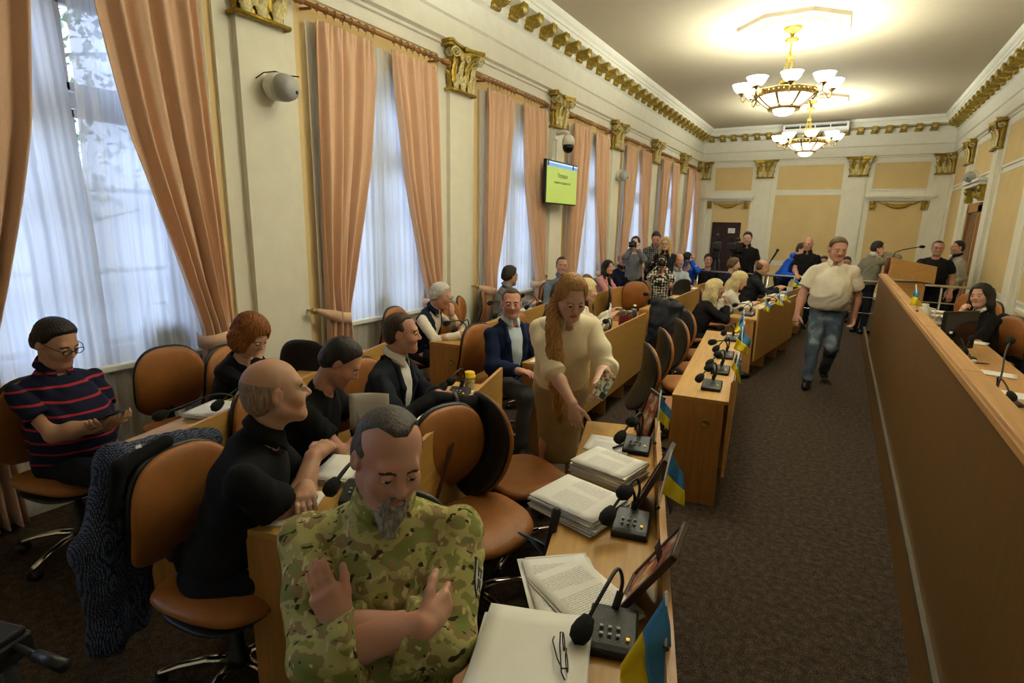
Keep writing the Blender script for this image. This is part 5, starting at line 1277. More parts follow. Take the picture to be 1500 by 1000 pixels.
    # ---- inner body that joins the head, arms and legs in one skin
    core = [ell(tp(0, 0, .02), (.14*k, .09, .11), .05, B), ell(tp(0, .01, .2), (.125*k, .085, .16), .05, B), ell(tp(0, 0, .37), (.14*k, .085, .15), .05, B), rcone(tp(-.14*k, -.01, .415), tp(.14*k, -.01, .415), .034, .034, .03), rcone(tp(0, -.012, .40), nb+sp*.02, .045, .04, .03)]
    lg = legs or {}
    LG = {}
    for sd in (1, -1):
        hj = hip+rx*sd*.085+V3(0, 0, -.02)
        if pose == 'sit': kn, an = V3(sd*lg.get('kx', .11), .43, hz-.01), V3(sd*lg.get('ax', .12), lg.get('ay', .42), .09)
        else: kn, an = V3(sd*.085, .02, .48), V3(sd*.10, -.02, .09)
        if sd in lg: kn, an = np.array(lg[sd][0], float), np.array(lg[sd][1], float)
        LG[sd] = (hj, kn, an); core += [rcone(hj, kn, .062, .048, .04), rcone(kn, an, .044, .034, .03)]
    V, Q = field_mesh(core, .02 if q > 1 else .014); body.append((V, Q, 0))
    root = add_mesh('person', body, mats_b, None)
    root.location = (x, y, 0); root.rotation_euler = (0, 0, Rz); root.scale = (s, s, s); tag(root, label, 'person', kw.get('group'))
    # ---- hair, beard
    tr = lambda parts: [(V @ (Rh.T*hw)+hc, Q, m) for V, Q, m in parts if len(V)]
    if look.get('hair', 'short') != 'none': add_mesh('hair', tr(hair_parts(look, vh*1.25)), [hm(look.get('hairc', 'brown'))], root)
    if look.get('beard'): add_mesh('beard', tr(beard_parts(look, vh)), [hm(look.get('beardc', 'grey'))], root)
    if look.get('glasses'):
        m = MB()
        for sd in (-1, 1):
            m.tube([(sd*.033+.0235*math.cos(a*PI/9), .1075, .004+.0175*math.sin(a*PI/9)) for a in range(19)], .0022, 6, cap=False); m.tube([(sd*.056, .106, .01), (sd*.078, .07, .014), (sd*.084, -.01, .012)], .002, 6)
        m.tube([(-.011, .112, .008), (.011, .112, .008)], .0022, 6)
        g = m.build('glasses', BLACKP if look['glasses'] == 1 else GREYM, root); T = Matrix.Translation(hc) @ Matrix((Rh*hw).tolist()).to_4x4(); g.matrix_local = T
    # ---- clothes
    kind, tmat = top[0], top[1]; TM = MATS.get(tmat) if isinstance(tmat, str) else tmat
    fat = kw.get('fat', 1.0); e0 = .012*(1 if kind not in ('jacket', 'camo') else 1.5)+kw.get('loose', 0)
    def torso(e, low=-.06):
        P = [ell(tp(0, .0, .03), (.158*k*fat+e, .112+e, .13), .05, B), ell(tp(0, .015+belly*.35, .155), (.150*k*fat+e+belly*.15, .105+e+belly*.62, .19), .09, B), ell(tp(0, .01+belly*.2, .27), (.150*k*(1+(fat-1)*.6)+e, .105+e+belly*.45, .17), .09, B), ell(tp(0, .0, .345), (.160*k+e, .106+e, .160), .05, B), rcone(tp(-.155*k*kw.get('shw', 1), -.010, .412), tp(0, -.012, .462), .046+e, .052+e, .03), rcone(tp(.155*k*kw.get('shw', 1), -.010, .412), tp(0, -.012, .462), .046+e, .052+e, .03), rcone(tp(0, -.015, .44), nb+sp*.0, .066+e, .054+e*.5, .03)]
        if fem: P += [ell(tp(sd*.07, .085, .33), (.06, .055, .06), .04, B) for sd in (-1, 1)]
        return P
    def sleeves(e, amount, fl=1):
        P = []
        for sd in (1, -1):
            Sh, El, Wr = J[sd]; u = min(1, amount/1.0)
            ex = e+.004
            if amount <= 1: P.append(rcone(Sh, Sh+(El-Sh)*amount, .041*ar+ex*.8, .046*ar+ex+.006, .02, fl))
            else:
                if amount >= 1.6: P.append(rcone(El, El, .042*ar+ex, .042*ar+ex, .01))
                P.append(rcone(Sh, El, .043*ar+ex*.9, .041*ar+ex, .02)); b = El+(Wr-El)*min(.98, amount-1); P.append(rcone(El, b, .042*ar+ex, (.032 if amount > 1.6 else .041)*ar+ex, .015, fl))
                if amount < 1.6: P.append(rcone(b-(Wr-El)*.22, b, .044*ar+ex+.004, .044*ar+ex+.005, .006, 3))
        return P
    low = lambda v: cutf(lambda X: v-(X-hip) @ sp, 'int')
    seed = int(abs(x*91+y*37)*10) % 9999
    def garment(name, prims, mt, amp=.0028, fr=30, h=None, more=()):
        out = []
        for pr in [prims]+list(more):
            if pr: V, Q = field_mesh(pr, h or vg); out.append((wrinkle(V, Q, amp, fr, seed), Q, 0))
        return add_mesh(name, out, [mt], root)
    def arm_pair(P): n = len(P)//2; return [P[:n], P[n:]]
    def neckcut(r=.061): return [rcone(nb-sp*.03+fy*.012, nb+sp*.09+fy*.03, r*k, r*k+.02, .008)[:7]+('sub',)]
    def collar(mt, rad=.062, hgt=.042, op=.55, pts=.035):
        m = MB(); a0 = op
        cdir = (hc+Rh @ V3(0, -.02, -.06))-nb; cdir = cdir/np.linalg.norm(cdir); cx = rx; cy = np.cross(cdir, cx); cc = nb+cdir*.012
        def fn(u, v):
            a = PI/2+a0*.5+(2*PI-a0)*u; fr_ = max(0, 1-min(u, 1-u)*7)
            if v < .5: r_, zz = rad*k+.001, -.035+(hgt+.035)*(v/.5)
            else: t = (v-.5)/.5; r_, zz = rad*k+.004+t*(.016+.018*fr_), hgt-t*(hgt*.92+pts*fr_)
            return cc+(cx*math.cos(a)+cy*math.sin(a))*r_+cdir*(zz-.012*math.sin(a))
        m.grid(fn, 40, 8); m.build('collar', mt, root, solid=.003, fix=False)
    if kind in ('polo', 'tee', 'shortshirt'):
        amt = .62 if kind != 'shortshirt' else .72
        garment('shirt', torso(e0)+[low(kw.get('hem', -.09))]+neckcut(), TM, .0042, 24, more=arm_pair(sleeves(e0+.002, amt)))
        if kind != 'tee': collar(TM if len(top) < 3 else MATS[top[2]])
    elif kind in ('shirt', 'blouse'):
        garment('shirt' if kind == 'shirt' else 'blouse', torso(e0)+[low(kw.get('hem', -.09))]+neckcut(.07), TM, .0048, 24, more=arm_pair(sleeves(e0, kw.get('sleeve', 1.95))))
        collar(TM)
    elif kind == 'sweater':
        garment('sweater', torso(e0)+[low(-.09)]+neckcut(kw.get('nk', .072)), TM, more=arm_pair(sleeves(e0, 1.93)))
    elif kind in ('jacket', 'camo', 'vest', 'hoodie'):
        under = MATS.get(top[2]) if len(top) > 2 and isinstance(top[2], str) else (top[2] if len(top) > 2 else TM)
        vw, vz = kw.get('vee', (.085, .12))
        if kind != 'camo': garment('shirt', torso(.006)+(sleeves(.002, 1.97) if kind == 'vest' else [])+[low(-.05)]+neckcut(.06), under, .002)
        def vee(X):
            p = (X-hip) @ B; return np.maximum(np.abs(p[..., 0])-vw*np.clip((p[..., 2]-vz)/(.50-vz), 0, 1)**.85, .0-p[..., 1])
        sl = [] if kind == 'vest' else sleeves(e0, kw.get('sleeve', 1.94))
        pr = torso(e0+.004)+[low(kw.get('hem', -.12))]
        if kind == 'camo': pr += neckcut(.062)
        else: pr += [cutf(vee, 'sub', .006)]+neckcut(.064)
        garment({'jacket': 'jacket', 'camo': 'combat_jacket', 'vest': 'padded_vest', 'hoodie': 'hooded_jacket'}[kind], pr, TM, kw.get('amp', .0045), kw.get('freq', 24), more=arm_pair(sl))
        if kind == 'jacket':
            P = []
            for sd in (-1, 1):
                pts = [tp(sd*.075*k, -.05, .515), tp(sd*.085*k, .055, .485), tp(sd*.088*k, .115, .37), tp(sd*.03, .135+belly, vz+.03)]
                rr_ = [.014, .018, .026, .008]
                for i in range(3): P.append(rcone(pts[i], pts[i+1], rr_[i], rr_[i+1], .01))
            P.append(rcone(tp(-.075*k, -.05, .515), tp(.075*k, -.05, .515), .014, .014, .012))
            V, Q = field_mesh(P, vg*.8); add_mesh('lapels', [(V, Q, 0)], [TM], root)
            collar(under)
        elif kind == 'camo': collar(TM, .066, .05, .55, .05)
        elif kind == 'vest': collar(under); collar(TM, .072, .04, 1.2, .0)
        elif kind == 'hoodie': V, Q = field_mesh([rcone(tp(-.07, -.07, .50), tp(.07, -.07, .50), .055, .055, .03), rcone(tp(-.08, -.05, .5), tp(-.06, .06, .50), .035, .025, .03), rcone(tp(.08, -.05, .5), tp(.06, .06, .50), .035, .025, .03)], vg); add_mesh('hood', [(V, Q, 0)], [TM], root)
    # ---- trousers and shoes
    if not kw.get('nolegs'):
        BM = MATS.get(bottom) if isinstance(bottom, str) else bottom
        lo_ = kw.get('legw', 1.0); P = [ell(tp(0, 0, .0), (.160*k*fat+.006, .118+belly*.25, .125), .05, B)]
        if kw.get('skirt'):
            P += [rcone(hip+V3(-.05, 0, -.05), V3(-.04, .0, .42), .13, .085, .06), rcone(hip+V3(.05, 0, -.05), V3(.04, .0, .42), .13, .085, .06), cutf(lambda X: .36-X[..., 2], 'int')]
        else:
            for sd in (1, -1): hj, kn, an = LG[sd]; P += [rcone(hj, kn, .088*lo_, .067*lo_, .05), rcone(kn, an+(an-kn)*.02, .064*lo_, .053*lo_, .03, 1)]
        P.append(cutf(lambda X: np.minimum((X-hip) @ sp-kw.get('waist', .075), .17-X[..., 1]) if pose == 'sit' else (X-hip) @ sp-kw.get('waist', .075), 'int'))
        garment('skirt' if kw.get('skirt') else 'trousers', P, BM, .0035, 24)
        SM = MATS.get(shoes) if isinstance(shoes, str) else shoes
        for sd in (1, -1):
            hj, kn, an = LG[sd]; ft = V3(*(lg['foot'+str(sd)] if 'foot'+str(sd) in lg else (sd*.15, 1, 0))); ft = ft/np.linalg.norm(ft); c = an+V3(0, 0, -.055)
            V, Q = field_mesh([rcone(c-ft*.045, c+ft*.10, .040, .036, .03), rcone(c+ft*.08, c+ft*.165, .038, .026, .03), rcone(c, an+V3(0, 0, .02), .042, .045, .03), cutf(lambda X, c=c: c[2]-.032-X[..., 2], 'int')], vg*.8); add_mesh('shoe', [(V, Q, 0)], [SM], root)
    if kw.get('belt'):
        m = MB(); m.tube([tuple(tp((.170*fat+.005)*math.cos(a*PI/16), (.128+belly*.45)*math.sin(a*PI/16)+belly*.1, .07)) for a in range(33)], .016, 8, flat=.35, cap=False); m.build('belt', BLACKP, root)
    return root, dict(hip=hip, tp=tp, J=J, hc=hc, Rh=Rh, nb=nb, B=B)
# cloth materials for clothing
for nme, c in (('black_cloth', (.010, .010, .011)), ('black_knit', (.013, .012, .013)), ('navy_suit', (.013, .019, .040)), ('charcoal_suit', (.020, .022, .030)), ('blue_suit', (.010, .016, .048)), ('dark_trousers', (.012, .014, .022)), ('navy_shirt', (.012, .016, .035)), ('white_shirt', (.74, .72, .66)), ('pale_blue_shirt', (.50, .58, .64)), ('cream_blouse', (.84, .73, .50)), ('beige_trousers', (.38, .285, .16)), ('cream_shirt', (.70, .63, .50)), ('grey_shirt', (.17, .18, .20)), ('slate_shirt', (.14, .17, .20)), ('pink_jacket', (.62, .30, .31)), ('light_blue_tee', (.42, .48, .55)), ('white_blouse', (.80, .76, .68)), ('ivory_jacket', (.74, .68, .52)), ('royal_blue_jacket', (.02, .10, .62)), ('grey_jacket', (.20, .185, .14)), ('beige_jacket', (.36, .33, .26)), ('black_leather_jacket', (.018, .018, .022)), ('denim_skirt', (.02, .03, .06)), ('grey_trousers', (.06, .06, .065)), ('pale_grey_top', (.16, .17, .19))):
    fabric(nme, c, 300, .15)
plain('black_shoes', (.008, .008, .009), .3); plain('tan_heels', (.50, .30, .2), .4)
# ================================================================ bags and clothes hung on chairs
def chair_T(x, y, yaw): return Matrix.Translation((x, y, 0)) @ Matrix.Rotation(R(yaw-90), 4, 'Z')
BLKFAB = fabric('black_bag_cloth', (.010, .010, .011), 250)
bag = empty('shoulder_bag', (-1.33, 1.93, -.075), R(-16-90), 'black shoulder bag with brown strap slung over the tan chair back', 'bag')
K = [(-.27, -.22, .52), (-.28, -.27, .78), (-.22, -.31, .99), (0, -.335, 1.075), (.19, -.31, 1.0), (.245, -.28, .80), (.245, -.26, .55), (.22, -.25, .40)]
V, Q = field_mesh([rcone(K[i], K[i+1], .04, .036, .03) for i in range(7)]+[ell((-.04, -.40, .70), (.22, .06, .24), .05)]+[ell((0, -.20, .76), (.215, .11, .265), .02, None, 'sub')], .012)
add_mesh('bag_body', [(wrinkle(V, Q, .005, 22, 4), Q, 0)], [BLKFAB], bag)
m = MB(); m.tube([(-.10, -.30, 1.09), (-.10, -.275, 1.06), (-.07, -.225, .98), (.02, -.185, .80), (.11, -.165, .62), (.15, -.16, .53)], .011, 8, flat=.4); m.build('strap', plain('brown_strap', (.06, .022, .014), .45), bag)
m = MB(); m.tube([(.15, -.155, .545), (.165, -.152, .53), (.15, -.155, .515), (.135, -.155, .53), (.15, -.155, .545)], .004, 6); m.build('buckle', STEEL, bag)
JCK = dotted('patterned_jacket', (.012, .018, .045), (.17, .20, .25), 150, .30)
jk = empty('jacket', (-1.90, 1.06, -.07), R(6-90), 'navy jacket with small pale pattern hung over the bald man\'s chair back', 'jacket')
V, Q = field_mesh([rcone((-.2, -.34, .98), (.18, -.34, 1.02), .05, .06, .04), rcone((.15, -.35, 1.0), (.25, -.37, .72), .065, .075, .05), rcone((.25, -.37, .72), (.25, -.40, .30), .075, .065, .05), rcone((.03, -.38, .95), (.12, -.43, .62), .06, .085, .05), rcone((.12, -.43, .62), (.15, -.44, .28), .085, .07, .05), rcone((-.12, -.37, .96), (-.08, -.41, .50), .055, .07, .05), cutf(lambda X: .26-X[..., 2], 'int')], .012)
add_mesh('cloth', [(wrinkle(V, Q, .006, 20, 9), Q, 0)], [JCK], jk)
V, Q = field_mesh([rcone((.02, -.27, 1.06), (.2, -.26, 1.03), .028, .028, .02), rcone((.2, -.26, 1.03), (.25, -.25, .86), .028, .02, .02)], .01); add_mesh('collar_lining', [(V, Q, 0)], [BLKFAB], jk)
MB().box((.13, -.255, 1.085), (.02, .004, .012), rot=Matrix.Rotation(.3, 3, 'X')).build('tag', PAPER, jk)
ct = empty('coat', (-1.58, 7.02, -.07), R(50-90), 'black coat hung on the blonde woman\'s chair back', 'coat')
V, Q = field_mesh([rcone((-.2, -.32, .98), (.2, -.32, .98), .06, .06, .04), rcone((.2, -.33, .95), (.26, -.36, .45), .08, .08, .05), rcone((-.2, -.33, .95), (-.22, -.36, .45), .08, .08, .05), ell((0, -.38, .66), (.22, .08, .3), .05)], .016)
add_mesh('cloth', [(wrinkle(V, Q, .006, 20, 5), Q, 0)], [plain('black_leather', (.012, .012, .013), .6)], ct)
ct = empty('coat', (1.52, 7.78, -.07), R(208-90), 'black jacket over the chair back of the dark haired woman at the bench', 'coat')
V, Q = field_mesh([rcone((-.22, -.30, .98), (.22, -.30, .98), .06, .06, .04), rcone((.22, -.31, .95), (.25, -.30, .5), .07, .08, .05), rcone((-.22, -.31, .95), (-.25, -.30, .5), .07, .08, .05), ell((0, -.34, .7), (.24, .06, .3), .05)], .016)
add_mesh('cloth', [(wrinkle(V, Q, .004, 18, 6), Q, 0)], [BLKFAB], ct)
def black_bag(x, y, z, r, label, name='backpack'):
    e = empty(name, (x, y, z), 0, label, 'bag'); V, Q = field_mesh([ell((0, 0, 0), r, .04), rcone((0, 0, r[2]*.6), (0, 0, r[2]*.95), r[0]*.5, r[0]*.3, .04)], .016)
    add_mesh('bag_body', [(wrinkle(V, Q, .006, 18, 8), Q, 0)], [BLKFAB], e)
    m = MB(); m.tube([(-.06, 0, r[2]*.95), (-.05, 0, r[2]+.1), (.05, 0, r[2]+.1), (.06, 0, r[2]*.95)], .008, 8); m.build('handle', BLKFAB, e); return e
black_bag(XL+.28, 3.72, SZ+.20, (.12, .17, .18), 'dark bag standing on the second window sill behind the sheer curtain', 'handbag') if False else None
def window_bag(x, y, label, h=.26):
    e = empty('handbag', (x, y, SZ+.03), 0, label, 'bag', 'bags on the window sills'); V, Q = field_mesh([ell((0, 0, h*.45), (.055, .15, h*.46), .03), cutf(lambda X: .0-X[..., 2], 'int')], .014)
    add_mesh('bag_body', [(V, Q, 0)], [BLKFAB], e); m = MB(); m.tube([(0, -.09, h*.8), (0, -.06, h*1.35), (0, .06, h*1.35), (0, .09, h*.8)], .008, 8); m.build('handle', BLKFAB, e)
window_bag(XL-.06, 2.02, 'dark handbag on the nearest window sill behind the sheer curtain'); window_bag(XL-.06, 4.22, 'dark blue bag on the second window sill behind the sheer curtain')

# ================================================================ the people
STRIPE = stripes('striped_knit', (.012, .014, .035), (.36, .03, .045), 15.5, .17)
CHECK = dotted('plaid_shirt', (.035, .035, .04), (.20, .20, .20), 26, .36, 'CHEBYCHEV')
BWPAT = dotted('black_white_pattern', (.02, .02, .02), (.68, .64, .50), 22, .5, 'EUCLIDEAN')
JEANS = None
def _jeans():
    m, nt, b = nodes_of('faded_jeans'); v = coord(nt); f = noise(nt, v, 7, 3); nt.links.new(ramp(nt, f, [(.3, (.03, .045, .075)), (.52, (.07, .10, .14)), (.68, (.22, .26, .30))]), b.inputs['Base Color']); b.inputs['Roughness'].default_value = .9
    bump(nt, b, noise(nt, coord(nt), 400, 2), .2, .002); return m
JEANS = _jeans()
# --- window row
person('older man in a red striped dark shirt and glasses looking at his phone', -3.50, 1.16, 8, lean=-7, belly=.13, fat=1.12, head=(12, -24, 0), look=dict(skin='tan', hair='short', hairc='dark', glasses=1, jowl=1, wide=1.05), top=('polo', STRIPE), q=1,
       arms=(dict(l=(.02, .36, .80), n=(-.3, 0, 1), curl=.8, pole=(.5, -.5, -.7)), dict(l=(-.02, .30, .77), n=(-.5, 0, 1), curl=.7, pole=(.5, -.4, -.7))), legs={1: ((.10, .44, .56), (-.10, .58, .50)), -1: ((-.11, .43, .5), (-.12, .42, .09))})
person('red haired woman in black leaning forward, a hand at her mouth', -3.43, 2.0, 16, lean=22, head=(-8, -34, 6), look=dict(fem=1, skin='fair', hair='curly', hairc='red', lid=.15), top=('sweater', 'black_knit'), nk=.085, q=1, s=.97,
       arms=(dict(face=(.01, .105, -.10), l=(.0, .36, 1.0), n=(-.4, -.6, .2), dir=(-.3, .1, 1), curl=1.2, pole=(.5, .2, -.8)), dict(l=(.10, .46, .79), pole=(.6, -.3, -.6))))
person('white haired man in glasses and a navy padded vest, chin on his hand', -3.66, 4.17, 14, lean=27, head=(10, -14, 0), look=dict(skin='ruddy', hair='short', hairc='white', glasses=2, stubble=0, brow='white'), top=('vest', 'navy_shirt', 'cream_shirt'), q=1,
       arms=(dict(w=(-3.02, 4.12, .80), pole=(.6, -.3, -.6)), dict(face=(-.01, .135, -.15), n=(.2, -.9, 0), dir=(.3, -.1, .9), curl=1.5, pole=(.4, .5, -.8))))
person('dark haired man in a grey shirt turned away towards the window wall', -3.77, 5.96, 44, lean=12, head=(22, -8, 0), look=dict(skin='tan', hair='short', hairc='dark', hairt=.014), top=('shirt', 'grey_shirt'), q=2, arms=(dict(l=(.05, .45, .82)), dict(l=(.05, .45, .82))))
person('smiling man in a grey shirt with a patterned strap, seated before the third pilaster', -3.60, 7.48, -42, s=1.07, lean=-2, head=(-12, 0, 0), look=dict(skin='ruddy', hair='crop', hairc='brown', hairt=.006), top=('shirt', 'slate_shirt'), q=2)
person('dark haired woman in a pink jacket at the far window desk', -3.66, 9.22, -12, s=.93, lean=14, head=(-14, -2, 0), look=dict(fem=1, skin='fair', hair='long', hairc='dark', hairlen=.2), top=('jacket', 'pink_jacket', 'black_cloth'), q=2, arms=(dict(l=(.08, .46, .84)), dict(l=(.02, .45, .84))))
person('balding man in a dark shirt with clasped hands beside the woman in pink', -3.68, 10.28, -38, s=1.04, lean=5, fat=1.1, head=(-6, -2, 0), look=dict(skin='ruddy', hair='sides', hairc='brown', hairt=.004, wide=1.04), top=('shirt', 'navy_shirt'), q=2, arms=(dict(l=(.02, .44, .80)), dict(l=(.02, .42, .80))))
# --- middle row
person('bald man in a black polo shirt leaning on crossed arms, nearest in the middle row', -1.95, 1.05, 46, s=1.07, lean=22, head=(18, 4, 0), look=dict(skin='tan', hair='sides', hairc='buzz', brow='lightbrown', hairt=.0012, wide=.98), top=('polo', 'black_cloth'), q=0, shw=1.08, armw=1.1,
       arms=(dict(w=(-1.80, 1.40, .87), n=(-.5, .3, -.6), dir=(-.6, .5, .2), curl=.8, pole=(.35, .1, -.95)), dict(w=(-1.70, 1.28, .81), n=(0, 0, -1), dir=(-.9, .1, 0), curl=.7, pole=(.5, .3, -.85))))
person('dark haired man in a black shirt bent over, second in the middle row', -2.37, 1.72, 32, lean=21, head=(8, -38, 0), look=dict(skin='ruddy', hair='short', hairc='dark', hairt=.006, stubble=1, lid=.12), top=('tee', 'black_cloth'), q=1,
       arms=(dict(l=(.02, .48, .80), pole=(.6, -.1, -.8)), dict(l=(.02, .46, .80), pole=(.6, -.1, -.8))))
person('bearded man in a dark navy suit with clasped hands, profile to the camera', -2.38, 2.38, 18, lean=13, head=(16, -2, 0), look=dict(skin='ruddy', hair='crop', hairc='brown', hairt=.005, stubble=1), top=('jacket', 'charcoal_suit', 'white_shirt'), q=0, vee=(.085, .10),
       arms=(dict(w=(-2.00, 2.44, .80), n=(-.7, 0, -.6), dir=(-.3, 1, -.1), curl=.9, pole=(.7, -.4, -.5)), dict(w=(-2.01, 2.50, .82), n=(-.6, 0, -.7), dir=(-.5, .9, 0), curl=.7, pole=(.7, -.4, -.5))))
person('man in a blue suit and open shirt watching the camera', -2.36, 3.9, -26, lean=3, head=(-30, -2, 0), look=dict(skin='ruddy', hair='crop', hairc='brown', hairt=.005), top=('jacket', 'blue_suit', 'pale_blue_shirt'), q=1, vee=(.10, .04), bottom='grey_trousers',
       arms=(dict(l=(.13, .36, .70)), dict(l=(.10, .40, .70))))
person('dark haired man in a navy shirt behind the standing woman', -2.52, 4.80, 12, lean=16, head=(-10, -18, 0), look=dict(skin='tan', hair='short', hairc='dark', hairt=.012), top=('tee', 'navy_shirt'), q=2, arms=(dict(l=(.05, .45, .8)), dict(l=(.05, .45, .8))))
person('woman with short pale blonde hair in an ivory jacket reading a booklet', -2.48, 5.43, 28, s=.96, lean=14, head=(-12, -8, 0), look=dict(fem=1, skin='fair', hair='bob', hairc='pale_blonde'), top=('jacket', 'ivory_jacket', 'black_cloth'), q=2, arms=(dict(l=(.10, .44, .92)), dict(l=(.05, .46, .95))))
person('balding man in a pale blue shirt at the far middle desk', -2.68, 10.62, -46, s=1.06, lean=4, head=(-4, -4, 0), look=dict(skin='ruddy', hair='sides', hairc='brown', hairt=.003), top=('polo', 'light_blue_tee'), q=2, fat=1.1, arms=(dict(l=(.1, .42, .74)), dict(l=(.05, .42, .74))))
# --- front row
sol = person('bearded man in a camouflage jacket with folded arms, sitting nearest the camera', -1.02, 1.02, -50, s=1.04, lean=-1, belly=.035, fat=1.12, head=(20, -14, -6), look=dict(skin='ruddy', hair='thin_top', hairc='greying', brow='brown', hairt=.006, beard=.066, beardc='grey', lid=.30, wide=1.04, hs=1.04, gaze=(12, -10), neckw=1.1), top=('camo', CAMO), bottom=CAMO, q=0, sleeve=1.42, shw=1.12, armw=1.15, amp=.0042, loose=.006, vee=(0, 0),
       arms=(dict(l=(-.10, .255, .845), n=(.2, -.9, -.2), dir=(-.8, -.75, .1), curl=.8, pole=(.8, .25, -.55)), dict(l=(-.085, .215, .84), n=(0, -.9, -.2), dir=(-.42, -.15, .9), curl=.3, spread=.8, thumb=.45, pole=(.8, .3, -.5))))
person('standing woman with a long strawberry blonde ponytail and cream blouse, bending over the papers', -1.42, 3.00, -52, 'stand', s=.97, lean=30, tilt=4, head=(4, -28, 0), look=dict(fem=1, skin='fair', hair='tied', hairc='strawberry', pony='side', lid=.12, ears=0), top=('blouse', 'cream_blouse'), bottom='beige_trousers', skirt=1, sleeve=1.12, loose=.012, hem=.02, waist=.12, q=0,
       arms=(dict(w=(-1.08, 2.52, .86), n=(-.3, -.4, -.3), dir=(-.1, .25, -1), curl=.6, pole=(.5, -.5, -.2)), dict(w=(-1.02, 2.60, 1.04), n=(-.3, .6, -.3), dir=(-.2, .8, -.4), curl=.6, pole=(.6, -.6, -.3))))
person('blonde woman in a black top resting her chin on her hand', -1.52, 7.05, 22, s=.93, lean=24, head=(-8, -4, 0), look=dict(fem=1, skin='fair', hair='long', hairc='pale_blonde', hairlen=.26), top=('sweater', 'black_knit'), q=2, nk=.1, arms=(dict(l=(.03, .42, .98), n=(-.3, -.8, .2), dir=(-.3, 0, 1), curl=1.1, pole=(.5, .3, -.8)), dict(l=(.05, .42, .92), n=(.3, -.8, .2), dir=(-.6, 0, .6), curl=1.0, pole=(.5, .3, -.8))), legs={1: ((.10, .44, .50), (.10, .62, .10)), -1: ((-.10, .44, .50), (-.08, .50, .10))})
person('blonde woman in a white blouse looking down at her phone', -1.44, 8.38, 16, s=.95, lean=20, head=(-6, -26, 0), look=dict(fem=1, skin='fair', hair='long', hairc='pale_blonde', hairlen=.22, lid=.15), top=('blouse', 'white_blouse'), q=2, loose=.012, arms=(dict(l=(.05, .45, .82)), dict(l=(.05, .45, .82))))
person('balding man in a black leather jacket writing at the farthest front desk', -1.38, 10.5, 16, s=1.04, lean=18, head=(0, -16, 0), look=dict(skin='tan', hair='sides', hairc='lightbrown', hairt=.002), top=('jacket', 'black_leather_jacket', 'black_cloth'), q=2, arms=(dict(l=(.1, .5, .80)), dict(l=(.05, .48, .80))))
person('brown haired person mostly hidden behind the leather jacket man', -1.78, 10.75, 20, s=1.0, lean=8, head=(0, -6, 0), look=dict(skin='fair', hair='short', hairc='lightbrown', hairt=.015), top=('tee', 'navy_shirt'), q=3)
# unit patch on the soldier's sleeve
so, sd_ = sol; Sh, El, Wr = sd_['J'][-1]; c_ = Sh+(El-Sh)*.48; ax_ = (El-Sh)/np.linalg.norm(El-Sh); nn = V3(-.80, .60, .0); nn = nn-ax_*(nn @ ax_); nn /= np.linalg.norm(nn); xx = np.cross(-ax_, nn)
T = Matrix([[*[float(q) for q in (xx[i], -ax_[i], nn[i])], float(c_[i]+nn[i]*.076)] for i in range(3)]+[[0, 0, 0, 1]])
m = MB(); SHD = [(-.03, .045), (.03, .045), (.03, -.01), (.018, -.036), (0, -.05), (-.018, -.036), (-.03, -.01)]; m.prism(SHD, .006, 0, T); m.prism([(a*.86, b*.86) for a, b in SHD], .0075, 1, T)
m.box((0, .022, .008), (.034, .006, .002), 0, T); m.box((-.009, .012, .008), (.006, .02, .002), 0, T); m.box((.009, .012, .008), (.006, .02, .002), 0, T); m.box((0, -.014, .008), (.02, .02, .002), 0, T); m.box((.008, -.028, .008), (.006, .012, .002), 0, T); m.box((-.008, -.028, .008), (.006, .012, .002), 0, T)
m.build('sleeve_patch', [BLACKP, plain('patch_grey', (.50, .50, .44), .9)], so)
# --- standing and walking
person('man in a short sleeved cream shirt and faded jeans walking down the aisle', -.05, 7.45, -86, 'stand', s=1.03, lean=2, belly=.09, fat=1.14, head=(14, -12, 0), look=dict(skin='ruddy', hair='short', hairc='lightbrown', hairt=.007, front=.082, lid=.2, hs=1.06, wide=1.04), top=('shortshirt', 'cream_shirt'), bottom=JEANS, q=1, hem=-.02, loose=.012, belt=1, legw=1.12, shw=1.08, armw=1.1,
       arms=(dict(l=(.31, .10, .84), curl=.6, n=(-.5, -.7, 0), pole=(.5, -.8, 0)), dict(l=(.27, -.06, .84), curl=.9, n=(-.8, .3, 0), pole=(.6, -.8, 0))), legs={1: ((.10, .14, .50), (.12, .20, .09)), -1: ((-.09, .08, .48), (-.07, -.26, .14)), 'foot-1': (-.05, 1, -.35)})
person('man with dark beard in a black polo standing behind the video cameras', -1.72, 12.45, -80, 'stand', s=1.04, head=(-8, -8, 0), look=dict(skin='fair', hair='short', hairc='dark', stubble=1), top=('polo', 'black_cloth'), q=2)
person('young man in a royal blue and grey jacket leaning forward at the rail', -.95, 12.0, -30, 'stand', s=.99, lean=34, head=(6, -8, 0), look=dict(skin='fair', hair='short', hairc='brown'), top=('hoodie', 'royal_blue_jacket', 'pale_grey_top'), q=2, vee=(.07, .1), arms=(dict(l=(.18, .45, 1.0)), dict(l=(.18, .45, 1.0))))
person('bald man in a black security polo holding the rail', -.55, 11.78, -92, 'stand', s=1.0, head=(-6, -6, 0), look=dict(skin='ruddy', hair='none'), top=('polo', 'black_cloth'), q=2, fat=1.05, arms=(dict(w=(-.66, 11.42, 1.04), curl=.8), None))
person('seated onlooker glimpsed between the security man and the walking man', -.30, 13.4, -90, s=1.0, head=(0, -6, 0), look=dict(skin='ruddy', hair='short', hairc='dark'), top=('tee', 'black_cloth'), q=3)
person('seated onlooker glimpsed past the walking man\'s shoulder', .12, 13.6, -90, s=1.0, head=(0, -6, 0), look=dict(skin='ruddy', hair='short', hairc='dark'), top=('tee', 'black_cloth'), q=3)
